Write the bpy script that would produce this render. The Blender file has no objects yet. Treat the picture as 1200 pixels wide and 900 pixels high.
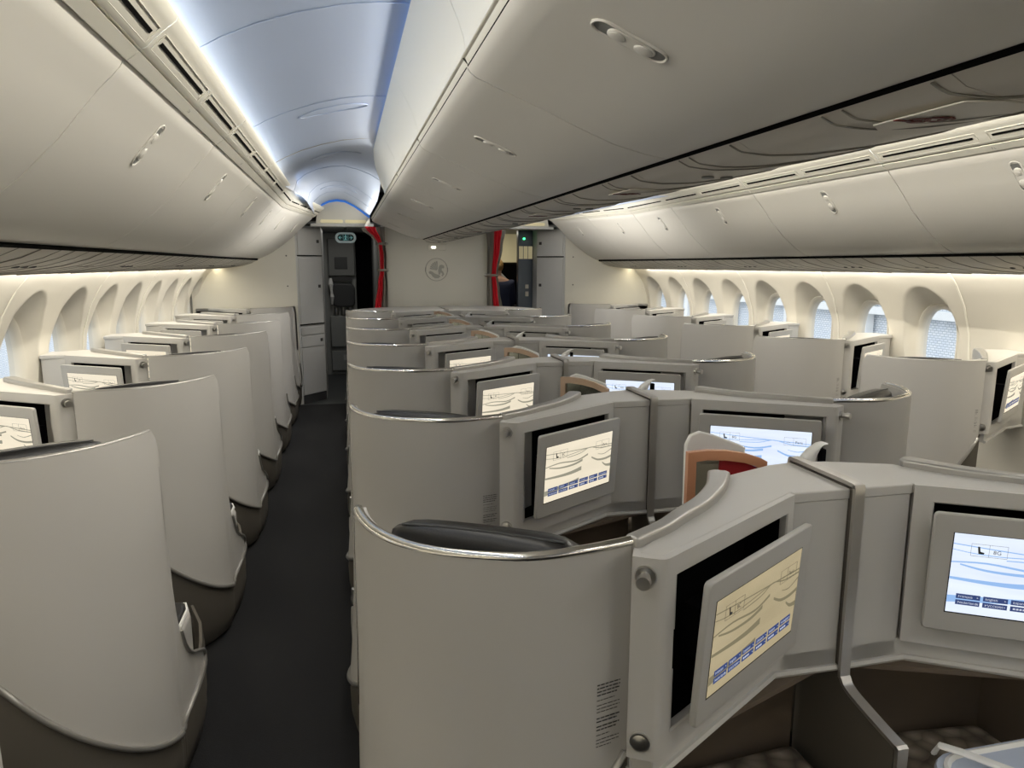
import bpy, bmesh, math, random
from mathutils import Vector, Matrix
random.seed(7)
SC = bpy.context.scene
COL = SC.collection
pi = math.pi

# ------------------------------------------------------------------ materials
def mat(name, col, rough=.5, metal=0., spec=.5, noise=0., nscale=8., bump=0., bscale=200., emit=None, estr=0., coat=0.):
    m = bpy.data.materials.new(name); m.use_nodes = True
    nt = m.node_tree; b = nt.nodes['Principled BSDF']
    b.inputs['Base Color'].default_value = (*col, 1); b.inputs['Roughness'].default_value = rough
    b.inputs['Metallic'].default_value = metal; b.inputs['Specular IOR Level'].default_value = spec
    if coat: b.inputs['Coat Weight'].default_value = coat
    tc = nt.nodes.new('ShaderNodeTexCoord')
    if noise:
        n = nt.nodes.new('ShaderNodeTexNoise'); n.inputs['Scale'].default_value = nscale; n.inputs['Detail'].default_value = 4
        nt.links.new(tc.outputs['Object'], n.inputs['Vector'])
        r = nt.nodes.new('ShaderNodeMapRange'); r.inputs['To Min'].default_value = 1 - noise; r.inputs['To Max'].default_value = 1 + noise
        nt.links.new(n.outputs['Fac'], r.inputs['Value'])
        v = nt.nodes.new('ShaderNodeVectorMath'); v.operation = 'SCALE'; v.inputs[0].default_value = col
        nt.links.new(r.outputs[0], v.inputs['Scale']); nt.links.new(v.outputs[0], b.inputs['Base Color'])
    if bump:
        n2 = nt.nodes.new('ShaderNodeTexNoise'); n2.inputs['Scale'].default_value = bscale
        nt.links.new(tc.outputs['Object'], n2.inputs['Vector'])
        bp = nt.nodes.new('ShaderNodeBump'); bp.inputs['Strength'].default_value = bump; bp.inputs['Distance'].default_value = .002
        nt.links.new(n2.outputs['Fac'], bp.inputs['Height']); nt.links.new(bp.outputs[0], b.inputs['Normal'])
    if emit:
        b.inputs['Emission Color'].default_value = (*emit, 1); b.inputs['Emission Strength'].default_value = estr
    return m
M = {}
M['shell'] = mat('shell_lacquer', (.50, .487, .466), .42, noise=.02, nscale=3, bump=.03)
M['console'] = mat('console_lacquer', (.53, .517, .495), .38, noise=.02, nscale=3)
M['frame'] = mat('screen_frame', (.45, .44, .42), .4)
M['bezel'] = mat('screen_bezel', (.45, .44, .42), .38)
M['black'] = mat('black_recess', (.004, .004, .005), .8, spec=.05)
M['chrome'] = mat('chrome', (.78, .77, .74), .18, metal=1)
M['alu'] = mat('brushed_aluminium', (.50, .48, .45), .36, metal=.8, noise=.04, nscale=40)
M['rim'] = mat('satin_rim', (.42, .41, .39), .33, metal=.55)
M['steel'] = mat('satin_steel', (.55, .54, .52), .28, metal=1)
M['taupe'] = mat('taupe_base', (.105, .094, .079), .6, bump=.05)
M['brown'] = mat('brown_footwell', (.125, .095, .068), .7, noise=.1, bump=.1)
M['leather'] = mat('black_leather', (.009, .009, .010), .34, bump=.2, bscale=90)
M['wall'] = mat('sidewall_laminate', (.66, .63, .56), .5, noise=.015, nscale=3)
M['bin'] = mat('bin_laminate', (.76, .74, .69), .42, noise=.012, nscale=2)
M['binside'] = mat('crown_laminate', (.80, .78, .70), .42)
M['psu'] = mat('service_panel_laminate', (.58, .55, .49), .45)
M['seam'] = mat('dark_seam', (.006, .006, .006), .9, spec=.03)
M['softseam'] = mat('soft_seam', (.26, .25, .22), .6)
M['ceil'] = mat('ceiling_panel', (.40, .47, .62), .42, noise=.01)  # blue tint painted in to stand for the blue cove light
M['bulk'] = mat('bulkhead_laminate', (.62, .60, .53), .5, noise=.02, nscale=4)
M['monument'] = mat('monument_laminate', (.52, .52, .51), .5)
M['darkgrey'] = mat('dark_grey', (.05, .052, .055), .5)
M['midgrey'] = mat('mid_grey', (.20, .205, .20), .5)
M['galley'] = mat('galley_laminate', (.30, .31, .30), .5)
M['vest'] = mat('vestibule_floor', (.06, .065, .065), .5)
M['red'] = mat('red_curtain', (.62, .008, .022), .75, bump=.2)
M['curt'] = mat('taupe_curtain', (.25, .225, .19), .85, bump=.3)
M['emblem'] = mat('emblem_grey', (.36, .35, .31), .5)
M['ink'] = mat('ink', (.045, .045, .045), .6)
M['inkred'] = mat('icon_red', (.12, .012, .010), .5)
M['copper'] = mat('copper_frame', (.62, .30, .17), .35, metal=.35)
M['champ'] = mat('champagne_frame', (.50, .36, .26), .4, metal=.3)
M['mirror'] = mat('mirror_glass', (.42, .43, .36), .12, metal=.9)
M['velvet'] = mat('red_lining', (.32, .008, .012), .8)
M['signwhite'] = mat('sign_white', (.8,.85,.85), .4, emit=(.7,.9,.9), estr=.12)
M['white'] = mat('white_plastic', (.82, .82, .80), .35)
M['bluewhite'] = mat('pale_blue_plastic', (.50, .56, .68), .35)
M['skin'] = mat('skin', (.55, .33, .23), .55)
M['hair'] = mat('blond_hair', (.30, .18, .06), .6, bump=.5, bscale=60)
M['navy'] = mat('navy_cloth', (.012, .018, .05), .85, bump=.2)
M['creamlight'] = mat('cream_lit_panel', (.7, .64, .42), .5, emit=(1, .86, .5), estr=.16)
def emis(name, col, s):
    m = bpy.data.materials.new(name); m.use_nodes = True; nt = m.node_tree
    nt.nodes.remove(nt.nodes['Principled BSDF']); e = nt.nodes.new('ShaderNodeEmission')
    e.inputs[0].default_value = (*col, 1); e.inputs[1].default_value = s
    nt.links.new(e.outputs[0], nt.nodes['Material Output'].inputs[0]); return m
M['covewarm'] = emis('warm_cove_light', (1, .88, .62), 9.0)
M['coveblue'] = emis('blue_cove_light', (.45, .68, 1), 7)
M['green'] = emis('green_lamp', (.05, 1, .25), 4)
M['glow'] = emis('white_lamp', (1, .95, .8), 5)
M['exitglow'] = emis('exit_symbol', (.25, .6, .58), .4)
M['btn'] = emis('button_blue', (.045, .07, .19), 1)
M['btntxt'] = emis('button_text', (.75, .8, .95), .8)
def display(name, c1, c2, s):
    m = bpy.data.materials.new(name); m.use_nodes = True; nt = m.node_tree; b = nt.nodes['Principled BSDF']
    b.inputs['Base Color'].default_value = (.02, .02, .02, 1); b.inputs['Roughness'].default_value = .25
    tc = nt.nodes.new('ShaderNodeTexCoord'); n = nt.nodes.new('ShaderNodeTexNoise'); n.inputs['Scale'].default_value = 5
    mp = nt.nodes.new('ShaderNodeMapping'); mp.inputs['Scale'].default_value = (1, 1, 5)
    nt.links.new(tc.outputs['Object'], mp.inputs[0]); nt.links.new(mp.outputs[0], n.inputs['Vector'])
    r = nt.nodes.new('ShaderNodeValToRGB'); r.color_ramp.elements[0].position = .35; r.color_ramp.elements[1].position = .65
    r.color_ramp.elements[0].color = (*c1, 1); r.color_ramp.elements[1].color = (*c2, 1)
    nt.links.new(n.outputs['Fac'], r.inputs[0]); nt.links.new(r.outputs[0], b.inputs['Emission Color'])
    b.inputs['Emission Strength'].default_value = s
    return m
M['dispwarm'] = display('display_cream', (.90, .80, .62), (.84, .75, .58), 1.0)
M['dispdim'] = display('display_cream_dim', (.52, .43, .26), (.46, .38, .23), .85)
M['dispcool'] = display('display_blue_white', (.82, .90, 1), (.72, .80, .98), 1.05)
M['strokewarm'] = emis('stroke_grey', (.40, .38, .29), .8)
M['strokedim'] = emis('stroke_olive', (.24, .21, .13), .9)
M['strokecool'] = emis('stroke_blue', (.34, .55, .92), .95)
# carpet
m = mat('carpet', (.018, .019, .022), .95); M['carpet'] = m
nt = m.node_tree; b = nt.nodes['Principled BSDF']; tc = nt.nodes.new('ShaderNodeTexCoord')
w = nt.nodes.new('ShaderNodeTexWave'); w.inputs['Scale'].default_value = 55; w.inputs['Distortion'].default_value = 6; w.bands_direction = 'Y'
n = nt.nodes.new('ShaderNodeTexNoise'); n.inputs['Scale'].default_value = 350
nt.links.new(tc.outputs['Object'], w.inputs['Vector']); nt.links.new(tc.outputs['Object'], n.inputs['Vector'])
mx = nt.nodes.new('ShaderNodeMix'); mx.data_type = 'RGBA'; mx.inputs[6].default_value = (.004, .0042, .0055, 1); mx.inputs[7].default_value = (.013, .0135, .016, 1)
nt.links.new(w.outputs['Fac'], mx.inputs[0]); nt.links.new(mx.outputs[2], b.inputs['Base Color'])
bp = nt.nodes.new('ShaderNodeBump'); bp.inputs['Strength'].default_value = .5; bp.inputs['Distance'].default_value = .003
nt.links.new(n.outputs['Fac'], bp.inputs['Height']); nt.links.new(bp.outputs[0], b.inputs['Normal'])
# quilt
m = mat('quilted_cloth', (.09, .068, .050), .8); M['quilt'] = m
nt = m.node_tree; b = nt.nodes['Principled BSDF']; tc = nt.nodes.new('ShaderNodeTexCoord')
vo = nt.nodes.new('ShaderNodeTexVoronoi'); vo.inputs['Scale'].default_value = 22; vo.feature = 'F1'
nt.links.new(tc.outputs['Object'], vo.inputs['Vector'])
cr = nt.nodes.new('ShaderNodeValToRGB'); cr.color_ramp.elements[0].color = (.40, .34, .27, 1); cr.color_ramp.elements[1].color = (.11, .09, .07, 1)
cr.color_ramp.elements[1].position = .75
nt.links.new(vo.outputs['Distance'], cr.inputs[0]); nt.links.new(cr.outputs[0], b.inputs['Base Color'])
bp = nt.nodes.new('ShaderNodeBump'); bp.inputs['Strength'].default_value = .9; bp.inputs['Distance'].default_value = .02; bp.invert = True
nt.links.new(vo.outputs['Distance'], bp.inputs['Height']); nt.links.new(bp.outputs[0], b.inputs['Normal'])
# window pane
m = bpy.data.materials.new('window_pane'); m.use_nodes = True; nt = m.node_tree; nt.nodes.remove(nt.nodes['Principled BSDF'])
tr = nt.nodes.new('ShaderNodeBsdfTransparent'); tr.inputs[0].default_value = (.93, .94, .95, 1)
gl = nt.nodes.new('ShaderNodeBsdfGlossy'); gl.inputs['Roughness'].default_value = .04
ms = nt.nodes.new('ShaderNodeMixShader'); ms.inputs[0].default_value = .08
nt.links.new(tr.outputs[0], ms.inputs[1]); nt.links.new(gl.outputs[0], ms.inputs[2]); nt.links.new(ms.outputs[0], nt.nodes['Material Output'].inputs[0])
M['pane'] = m
# outside facade
m = mat('facade', (.8, .8, .8), .8); M['facade'] = m
nt = m.node_tree; b = nt.nodes['Principled BSDF']; tc = nt.nodes.new('ShaderNodeTexCoord')
mp = nt.nodes.new('ShaderNodeMapping'); mp.inputs['Rotation'].default_value = (0, pi/2, pi/2)
mp.inputs['Scale'].default_value = (1, 1, 1)
sp = nt.nodes.new('ShaderNodeSeparateXYZ'); cb = nt.nodes.new('ShaderNodeCombineXYZ')
nt.links.new(tc.outputs['Object'], sp.inputs[0]); nt.links.new(sp.outputs['Y'], cb.inputs[0]); nt.links.new(sp.outputs['Z'], cb.inputs[1])
br = nt.nodes.new('ShaderNodeTexBrick'); br.inputs['Scale'].default_value = 4; br.inputs['Mortar Size'].default_value = .035
br.inputs['Color1'].default_value = (.84, .86, .88, 1); br.inputs['Color2'].default_value = (.74, .78, .84, 1); br.inputs['Mortar'].default_value = (.45, .5, .55, 1)
nt.links.new(cb.outputs[0], br.inputs['Vector']); nt.links.new(br.outputs['Color'], b.inputs['Base Color'])

# ------------------------------------------------------------------ mesh builder
class MB:
    def __init__(s): s.v = []; s.f = []; s.mi = []; s.cur = 0
    def add(s, vs, fs):
        o = len(s.v); s.v += [tuple(p) for p in vs]
        for f in fs: s.f.append([i + o for i in f]); s.mi.append(s.cur)
        return s
    def box(s, x0, x1, y0, y1, z0, z1):
        return s.add([(x0,y0,z0),(x1,y0,z0),(x1,y1,z0),(x0,y1,z0),(x0,y0,z1),(x1,y0,z1),(x1,y1,z1),(x0,y1,z1)],
                     [(0,3,2,1),(4,5,6,7),(0,1,5,4),(1,2,6,5),(2,3,7,6),(3,0,4,7)])
    def obox(s, c, ax, hx, ay, hy, az, hz):
        c, ax, ay, az = Vector(c), Vector(ax).normalized(), Vector(ay).normalized(), Vector(az).normalized()
        vs = [c + ax*hx*a + ay*hy*b_ + az*hz*d for d in (-1,1) for a, b_ in ((-1,-1),(1,-1),(1,1),(-1,1))]
        return s.add(vs, [(0,3,2,1),(4,5,6,7),(0,1,5,4),(1,2,6,5),(2,3,7,6),(3,0,4,7)])
    def prism(s, poly, z0, z1):
        n = len(poly)
        return s.add([(x,y,z0) for x,y in poly] + [(x,y,z1) for x,y in poly],
                     [list(range(n))[::-1], list(range(n,2*n))] + [(i,(i+1)%n,(i+1)%n+n,i+n) for i in range(n)])
    def lprism(s, poly, o, ux, uy, h):   # poly in frame (o,ux,uy), extruded by vector h
        o, ux, uy, h = Vector(o), Vector(ux), Vector(uy), Vector(h); n = len(poly)
        a = [o + ux*p[0] + uy*p[1] for p in poly]
        return s.add(a + [p + h for p in a], [list(range(n))[::-1], list(range(n,2*n))] + [(i,(i+1)%n,(i+1)%n+n,i+n) for i in range(n)])
    def extr(s, prof, y0, y1, closed=False, ny=1):   # profile (x,z) along y
        n = len(prof); vs = []; fs = []
        for k in range(ny+1):
            y = y0 + (y1-y0)*k/ny; vs += [(x,y,z) for x,z in prof]
        for k in range(ny):
            for i in range(n if closed else n-1):
                j = (i+1) % n; fs.append((k*n+i, k*n+j, (k+1)*n+j, (k+1)*n+i))
        if closed: fs += [list(range(n)), [ny*n+i for i in range(n)][::-1]]
        return s.add(vs, fs)
    def loft(s, rings, closed=True, cap=True):
        n = len(rings[0]); vs = [p for r in rings for p in r]; fs = []
        for k in range(len(rings)-1):
            for i in range(n if closed else n-1):
                j = (i+1) % n; fs.append((k*n+i, k*n+j, (k+1)*n+j, (k+1)*n+i))
        if cap and closed: fs += [list(range(n))[::-1], [(len(rings)-1)*n+i for i in range(n)]]
        return s.add(vs, fs)
    def tube(s, path, r, n=8, flat=1.):
        path = [Vector(p) for p in path]; rings = []
        up = Vector((0,0,1))
        for i, p in enumerate(path):
            d = (path[min(i+1,len(path)-1)] - path[max(i-1,0)]).normalized()
            a = d.cross(up)
            if a.length < .15: a = d.cross(Vector((0,1,0)))
            if a.length < .1: a = d.cross(Vector((1,0,0)))
            a.normalize(); b_ = a.cross(d).normalized(); rr = r[i] if isinstance(r, (list,tuple)) else r
            rings.append([p + a*rr*math.cos(2*pi*k/n) + b_*rr*flat*math.sin(2*pi*k/n) for k in range(n)])
        return s.loft(rings)
    def cyl(s, a, b_, r, n=20, r2=None):
        return s.tube([a, b_], [r, r if r2 is None else r2], n)
    def ball(s, c, rx, ry, rz, n=16, m=10, R=None):
        rings = []
        for i in range(m+1):
            t = -pi/2 + pi*i/m; t = max(-pi/2+.02, min(pi/2-.02, t))
            ring = []
            for k in range(n):
                p = Vector((rx*math.cos(t)*math.cos(2*pi*k/n), ry*math.cos(t)*math.sin(2*pi*k/n), rz*math.sin(t)))
                if R: p = R @ p
                ring.append(Vector(c) + p)
            rings.append(ring)
        return s.loft(rings)
    def build(s, name, m, parent=None, sx=1, bevel=0, seg=2, solid=0, off=0, ang=35, sub=0, smooth=True, recalc=True):
        me = bpy.data.meshes.new(name)
        q_ = parent
        while q_ is not None and '_o' not in q_: q_ = q_.parent
        org = Vector(q_['_o']) if q_ is not None else Vector((0,0,0))
        me.from_pydata([(sx*p[0]-org.x, p[1]-org.y, p[2]-org.z) for p in s.v], [], s.f)
        ms_ = m if isinstance(m, list) else [m]
        for q in ms_: me.materials.append(M[q] if isinstance(q, str) else q)
        for p, i in zip(me.polygons, s.mi): p.material_index = i
        if recalc:
            bm = bmesh.new(); bm.from_mesh(me); bmesh.ops.recalc_face_normals(bm, faces=bm.faces); bm.to_mesh(me); bm.free()
        if smooth:
            for p in me.polygons: p.use_smooth = True
            me.set_sharp_from_angle(angle=math.radians(ang))
        me.update()
        o = bpy.data.objects.new(name, me); COL.objects.link(o)
        if parent is not None: o.parent = parent
        if solid:
            d = o.modifiers.new('solidify', 'SOLIDIFY'); d.thickness = solid; d.offset = off
            if not bevel: d = o.modifiers.new('edges', 'EDGE_SPLIT'); d.split_angle = math.radians(max(ang, 55)); d.use_edge_sharp = False
        if bevel:
            d = o.modifiers.new('bevel', 'BEVEL'); d.width = bevel; d.segments = seg; d.limit_method = 'ANGLE'; d.angle_limit = math.radians(40)
            d.use_clamp_overlap = True
        if sub:
            d = o.modifiers.new('sub', 'SUBSURF'); d.levels = sub; d.render_levels = sub
        return o
ORG = {}
def empty(name, loc=(0,0,0)):
    o = bpy.data.objects.new(name, None); o.empty_display_size = .1; COL.objects.link(o); o.location = loc; o['_o'] = tuple(loc)
    ORG[o.name] = o; return o
def tag(o, label=None, cat=None, group=None, kind=None):
    if label: o['label'] = label
    if cat: o['category'] = cat
    if group: o['group'] = group
    if kind: o['kind'] = kind
    return o
def struct(mb, name, m, **k): return tag(mb.build(name, m, **k), kind='structure')
def kids(o): return [c for c in COL.objects if c.parent == o]
def copy_tree(o, parent=None):
    c = o.copy(); COL.objects.link(c)
    if parent: c.parent = parent
    for ch in kids(o): copy_tree(ch, c)
    return c
def rrect(w, h, r, n=5):
    out = []
    for cx, cy, a0 in ((w/2-r, h/2-r, 0), (-w/2+r, h/2-r, pi/2), (-w/2+r, -h/2+r, pi), (w/2-r, -h/2+r, 3*pi/2)):
        for k in range(n+1):
            a = a0 + pi/2*k/n; out.append((cx + r*math.cos(a), cy + r*math.sin(a)))
    return out
def text_mesh(txt, size):
    c = bpy.data.curves.new('t', 'FONT'); c.body = txt; c.size = size; c.resolution_u = 2
    o = bpy.data.objects.new('t', c); COL.objects.link(o)
    dg = bpy.context.evaluated_depsgraph_get(); me = bpy.data.meshes.new_from_object(o.evaluated_get(dg))
    vs = [tuple(v.co) for v in me.vertices]; fs = [list(p.vertices) for p in me.polygons]
    bpy.data.objects.remove(o); bpy.data.curves.remove(c); bpy.data.meshes.remove(me)
    return vs, fs
TXT = {}
def put_text(mb, txt, size, o, ux, uy, lift):
    k = (txt, size)
    if k not in TXT: TXT[k] = text_mesh(txt, size)
    vs, fs = TXT[k]; o, ux, uy, lift = Vector(o), Vector(ux), Vector(uy), Vector(lift)
    mb.add([o + ux*v[0] + uy*v[1] + lift for v in vs], fs)

# ------------------------------------------------------------------ camera
cam = bpy.data.cameras.new('camera'); co = bpy.data.objects.new('camera', cam); COL.objects.link(co)
Fv = Vector((0.224582, 0.9603792, -0.16502945)); Rv = Vector((0.97379694, -0.22741224, 0.00178925)); Uv = Vector((0.03581135, 0.16110701, 0.98628702))
mw = Matrix((( Rv.x, Uv.x, -Fv.x, -1.07), (Rv.y, Uv.y, -Fv.y, 0), (Rv.z, Uv.z, -Fv.z, 1.62), (0,0,0,1)))
co.matrix_world = mw
cam.sensor_fit = 'HORIZONTAL'; cam.sensor_width = 36; cam.lens = 832.565/1200*36; cam.clip_start = .02
SC.camera = co

PITCH = 1.0573
YB, YE = -4.0, 8.45      # cabin length modelled

# ================================================================== ROOM SHELL
struct(MB().box(-2.75, 2.75, YB, 8.5, -.06, 0), 'floor', 'carpet', smooth=False)
tag(MB().box(-2.75, 2.75, 8.502, 12.2, -.06, -.001).build('floor_vestibule', 'vest', smooth=False), kind='structure')
# sidewalls with window reveals
WP = [(.2, 2.70), (.8, 2.70), (1.0, 2.695), (1.2, 2.675), (1.38, 2.615), (1.5, 2.545), (1.54, 2.512), (1.574, 2.48)]
def wx(z):
    for (a, xa), (b_, xb) in zip(WP, WP[1:]):
        if z <= b_: return xa + (xb-xa)*max(0, (z-a)/(b_-a))
    return WP[-1][1]
WZ0, WZ1 = .25, 1.574
SP = .605
def superell(cy, cz, a, b_, n, N=40, rot=0):
    out = []
    for k in range(N):
        t = 2*pi*k/N + rot; c, s_ = math.cos(t), math.sin(t)
        out.append((cy + a*math.copysign(abs(c)**(2/n), c), cz + b_*math.copysign(abs(s_)**(2/n), s_)))
    return out
def window_cell(mb, sx, yc):
    N = 40
    y0, y1 = yc - SP/2, yc + SP/2
    outer = superell(yc, 1.115, .235, .375, 2.1, N)
    # border points on rectangle along the same directions
    bd = []
    for (y, z) in outer:
        dy, dz = y - yc, z - 1.115
        t = 1e9
        if dy > 1e-6: t = min(t, (y1-yc)/dy)
        if dy < -1e-6: t = min(t, (y0-yc)/dy)
        if dz > 1e-6: t = min(t, (WZ1-1.115)/dz)
        if dz < -1e-6: t = min(t, (WZ0-1.115)/dz)
        bd.append((yc+dy*t, 1.115+dz*t))
    # snap the closest border points onto the corners
    for cy_, cz_ in ((y0,WZ0),(y1,WZ0),(y0,WZ1),(y1,WZ1)):
        k = min(range(N), key=lambda i: (bd[i][0]-cy_)**2 + (bd[i][1]-cz_)**2); bd[k] = (cy_, cz_)
    rings = [[(wx(z), y, z) for y, z in bd]]
    for f in (.3, .6, .85):
        rings.append([(wx(b0[1]+(o_[1]-b0[1])*f), b0[0]+(o_[0]-b0[0])*f, b0[1]+(o_[1]-b0[1])*f) for b0, o_ in zip(bd, outer)])
    rings.append([(wx(z), y, z) for y, z in outer])
    inn = superell(yc, 1.10, .175, .275, 2.6, N)
    mid = [((a[0]+b_[0])/2, (a[1]+b_[1])/2) for a, b_ in zip(outer, inn)]
    rings.append([(wx(z)+.006, y, z) for y, z in superell(yc, 1.114, .230, .370, 2.1, N)])
    rings.append([((wx(z)+2.730)/2+.008, y, z) for y, z in mid])
    rings.append([(2.730, y, z) for y, z in inn])
    mb.loft([[(sx*x, y, z) for x, y, z in r] for r in rings], cap=False)
for side, sx, y00, ks in (('left', -1, 4.03, range(-5, 8)), ('right', 1, 3.92, range(0, 8))):
    mb = MB()
    for k in ks: window_cell(mb, sx, y00 + k*SP)
    ya = y00 + (ks[0]-.5)*SP; yb = y00 + 7.5*SP
    prof = [(sx*wx(z), z) for z in [WZ0,.5,.8,1,1.1,1.2,1.3,1.38,1.44,1.5,1.54,1.574]]
    if ya > YB: mb.extr(prof, YB, ya, ny=6)
    wall = struct(mb, 'wall_'+side, 'wall', recalc=False, ang=50)
    # vertical joints between the two-window panels
    js = [y00 + (k+.5)*SP for k in range(-5, 8, 2)] if side == 'left' else [y00 + (k-.5)*SP for k in range(0, 9, 2)] + [2.38, 1.2]
    for j in js:
        p = [(x - sx*.003, z) for x, z in prof]
        MB().extr(p, j-.006, j+.006).build('panel_joint', 'binside', parent=wall, solid=.004)
    # windows
    for n_, k in enumerate(ks):
        yc = y00 + k*SP
        w_ = MB(); N = 40
        r0 = superell(yc, 1.10, .176, .276, 2.6, N); r1 = superell(yc, 1.10, .160, .256, 2.6, N); r2 = superell(yc, 1.10, .142, .238, 2.7, N)
        w_.loft([[(sx*2.728, y, z) for y, z in r0], [(sx*2.720, y, z) for y, z in superell(yc, 1.10, .168, .267, 2.6, N)], [(sx*2.725, y, z) for y, z in r1], [(sx*2.750, y, z) for y, z in r2], [(sx*2.79, y, z) for y, z in r2]], cap=False)
        wo = w_.build('window_%d' % (n_ + 1 + (0 if side == 'left' else 20)), 'wall', ang=50, recalc=False); tag(wo, kind='structure')
        MB().add([(sx*2.765, y, z) for y, z in r2], [list(range(N))]).build('window_pane', 'pane', parent=wo, smooth=False)
    # cove light at wall top
    tag(MB().add([(sx*2.40, YB, 1.606), (sx*2.47, YB, 1.584), (sx*2.47, yb, 1.584), (sx*2.40, yb, 1.606)], [(0,1,2,3)]).build('trim_%d' % (1 if sx < 0 else 2), 'covewarm', smooth=False), kind='structure')
# outer hull (closes the cabin above and below)
hull = MB()
hp = [(-2.48,1.576),(-2.60,1.62),(-2.55,2.1),(-2.1,2.5),(-1.2,2.75),(0,2.82),(1.2,2.75),(2.1,2.5),(2.55,2.1),(2.60,1.62),(2.48,1.576)]
hull.extr(hp, YB, 12.2); hull.extr([(-2.70,.25),(-2.74,-.06)], YB, 8.5); hull.extr([(2.70,.25),(2.74,-.06)], YB, 8.5); hull.extr([(2.48,1.576),(2.7,1.5),(2.74,-.06)], 8.4, 12.2); hull.extr([(-2.48,1.576),(-2.7,1.5),(-2.74,-.06)], 8.4, 12.2)
struct(hull, 'ceiling_hull', 'midgrey', smooth=False)
struct(MB().box(-2.75, 2.75, YB-.05, YB, -.06, 2.8), 'wall_back', 'bulk', smooth=False)
struct(MB().box(-2.75, 2.75, 12.2, 12.25, -.06, 2.8), 'wall_front', 'darkgrey', smooth=False)

# ---- ceiling over each aisle
def lerp(a, b_, t): return a + (b_-a)*t
PA = [(-1.50,2.16),(-1.47,2.235),(-1.40,2.275),(-1.30,2.32),(-1.18,2.36),(-1.05,2.392),(-.94,2.408),(-.84,2.413),(-.78,2.40)]
PB = [(-1.36,2.16),(-1.335,2.24),(-1.28,2.295),(-1.21,2.33),(-1.12,2.345),(-1.03,2.335),(-.93,2.285),(-.85,2.23),(-.765,2.165)]
for sx, nm in ((-1, 'left'), (1, 'right')):
    mb = MB(); rings = []
    for y in [YB, -2, 0, 1.5, 3, 4, 4.5, 4.9, 5.3, 5.7, 6.1, 6.5, 7, 7.5, 8, 8.5]:
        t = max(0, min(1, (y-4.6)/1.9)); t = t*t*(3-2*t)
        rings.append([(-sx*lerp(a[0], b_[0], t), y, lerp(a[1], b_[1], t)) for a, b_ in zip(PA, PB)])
    mb.loft(rings, closed=False, cap=False)
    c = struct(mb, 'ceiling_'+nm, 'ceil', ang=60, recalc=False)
    for y in (.0, 1.15, 2.35, 3.6, 4.75, 5.7, 6.6, 7.5):
        t = max(0, min(1, (y-4.6)/1.9)); t = t*t*(3-2*t)
        pts = [(-sx*lerp(a[0], b_[0], t), y, lerp(a[1], b_[1], t)-.002) for a, b_ in zip(PA, PB)]
        MB().tube(pts, .0045 if y != 4.75 else .007, 5, .4).build('ceiling_joint', 'softseam' if y == 4.75 else 'ceil', parent=c)
    for yc in ((.9, 3.8, 5.2, 7.0) if sx < 0 else (3.8,)):
        ring = [(p[0]*.30, p[1]*.07) for p in [(math.cos(2*pi*k/28), math.sin(2*pi*k/28)) for k in range(29)]]
        def cz(x, y):
            t = max(0, min(1, (y-4.6)/1.9)); t = t*t*(3-2*t); P = [(lerp(a[0], b_[0], t), lerp(a[1], b_[1], t)) for a, b_ in zip(PA, PB)]
            for (xa, za), (xb, zb) in zip(P, P[1:]):
                if xa <= x <= xb: return lerp(za, zb, (x-xa)/(xb-xa))
            return 2.4
        MB().tube([(-sx*(-1.09+q[0]*.55), yc+q[1], cz(-1.09+q[0]*.55, yc)-.002) for q in ring], .004, 5, .5).build('access_panel_outline', 'ceil', parent=c)
    # blue edge trim at the front arch
    pts = [(-sx*x, 8.44, z-.012) for x, z in PB[1:]]
    MB().tube(pts, .012, 6).build('arch_trim', mat('blue_trim_'+nm, (.03,.12,.4), .4, emit=(.05,.25,.9), estr=.35), parent=c)

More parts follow.
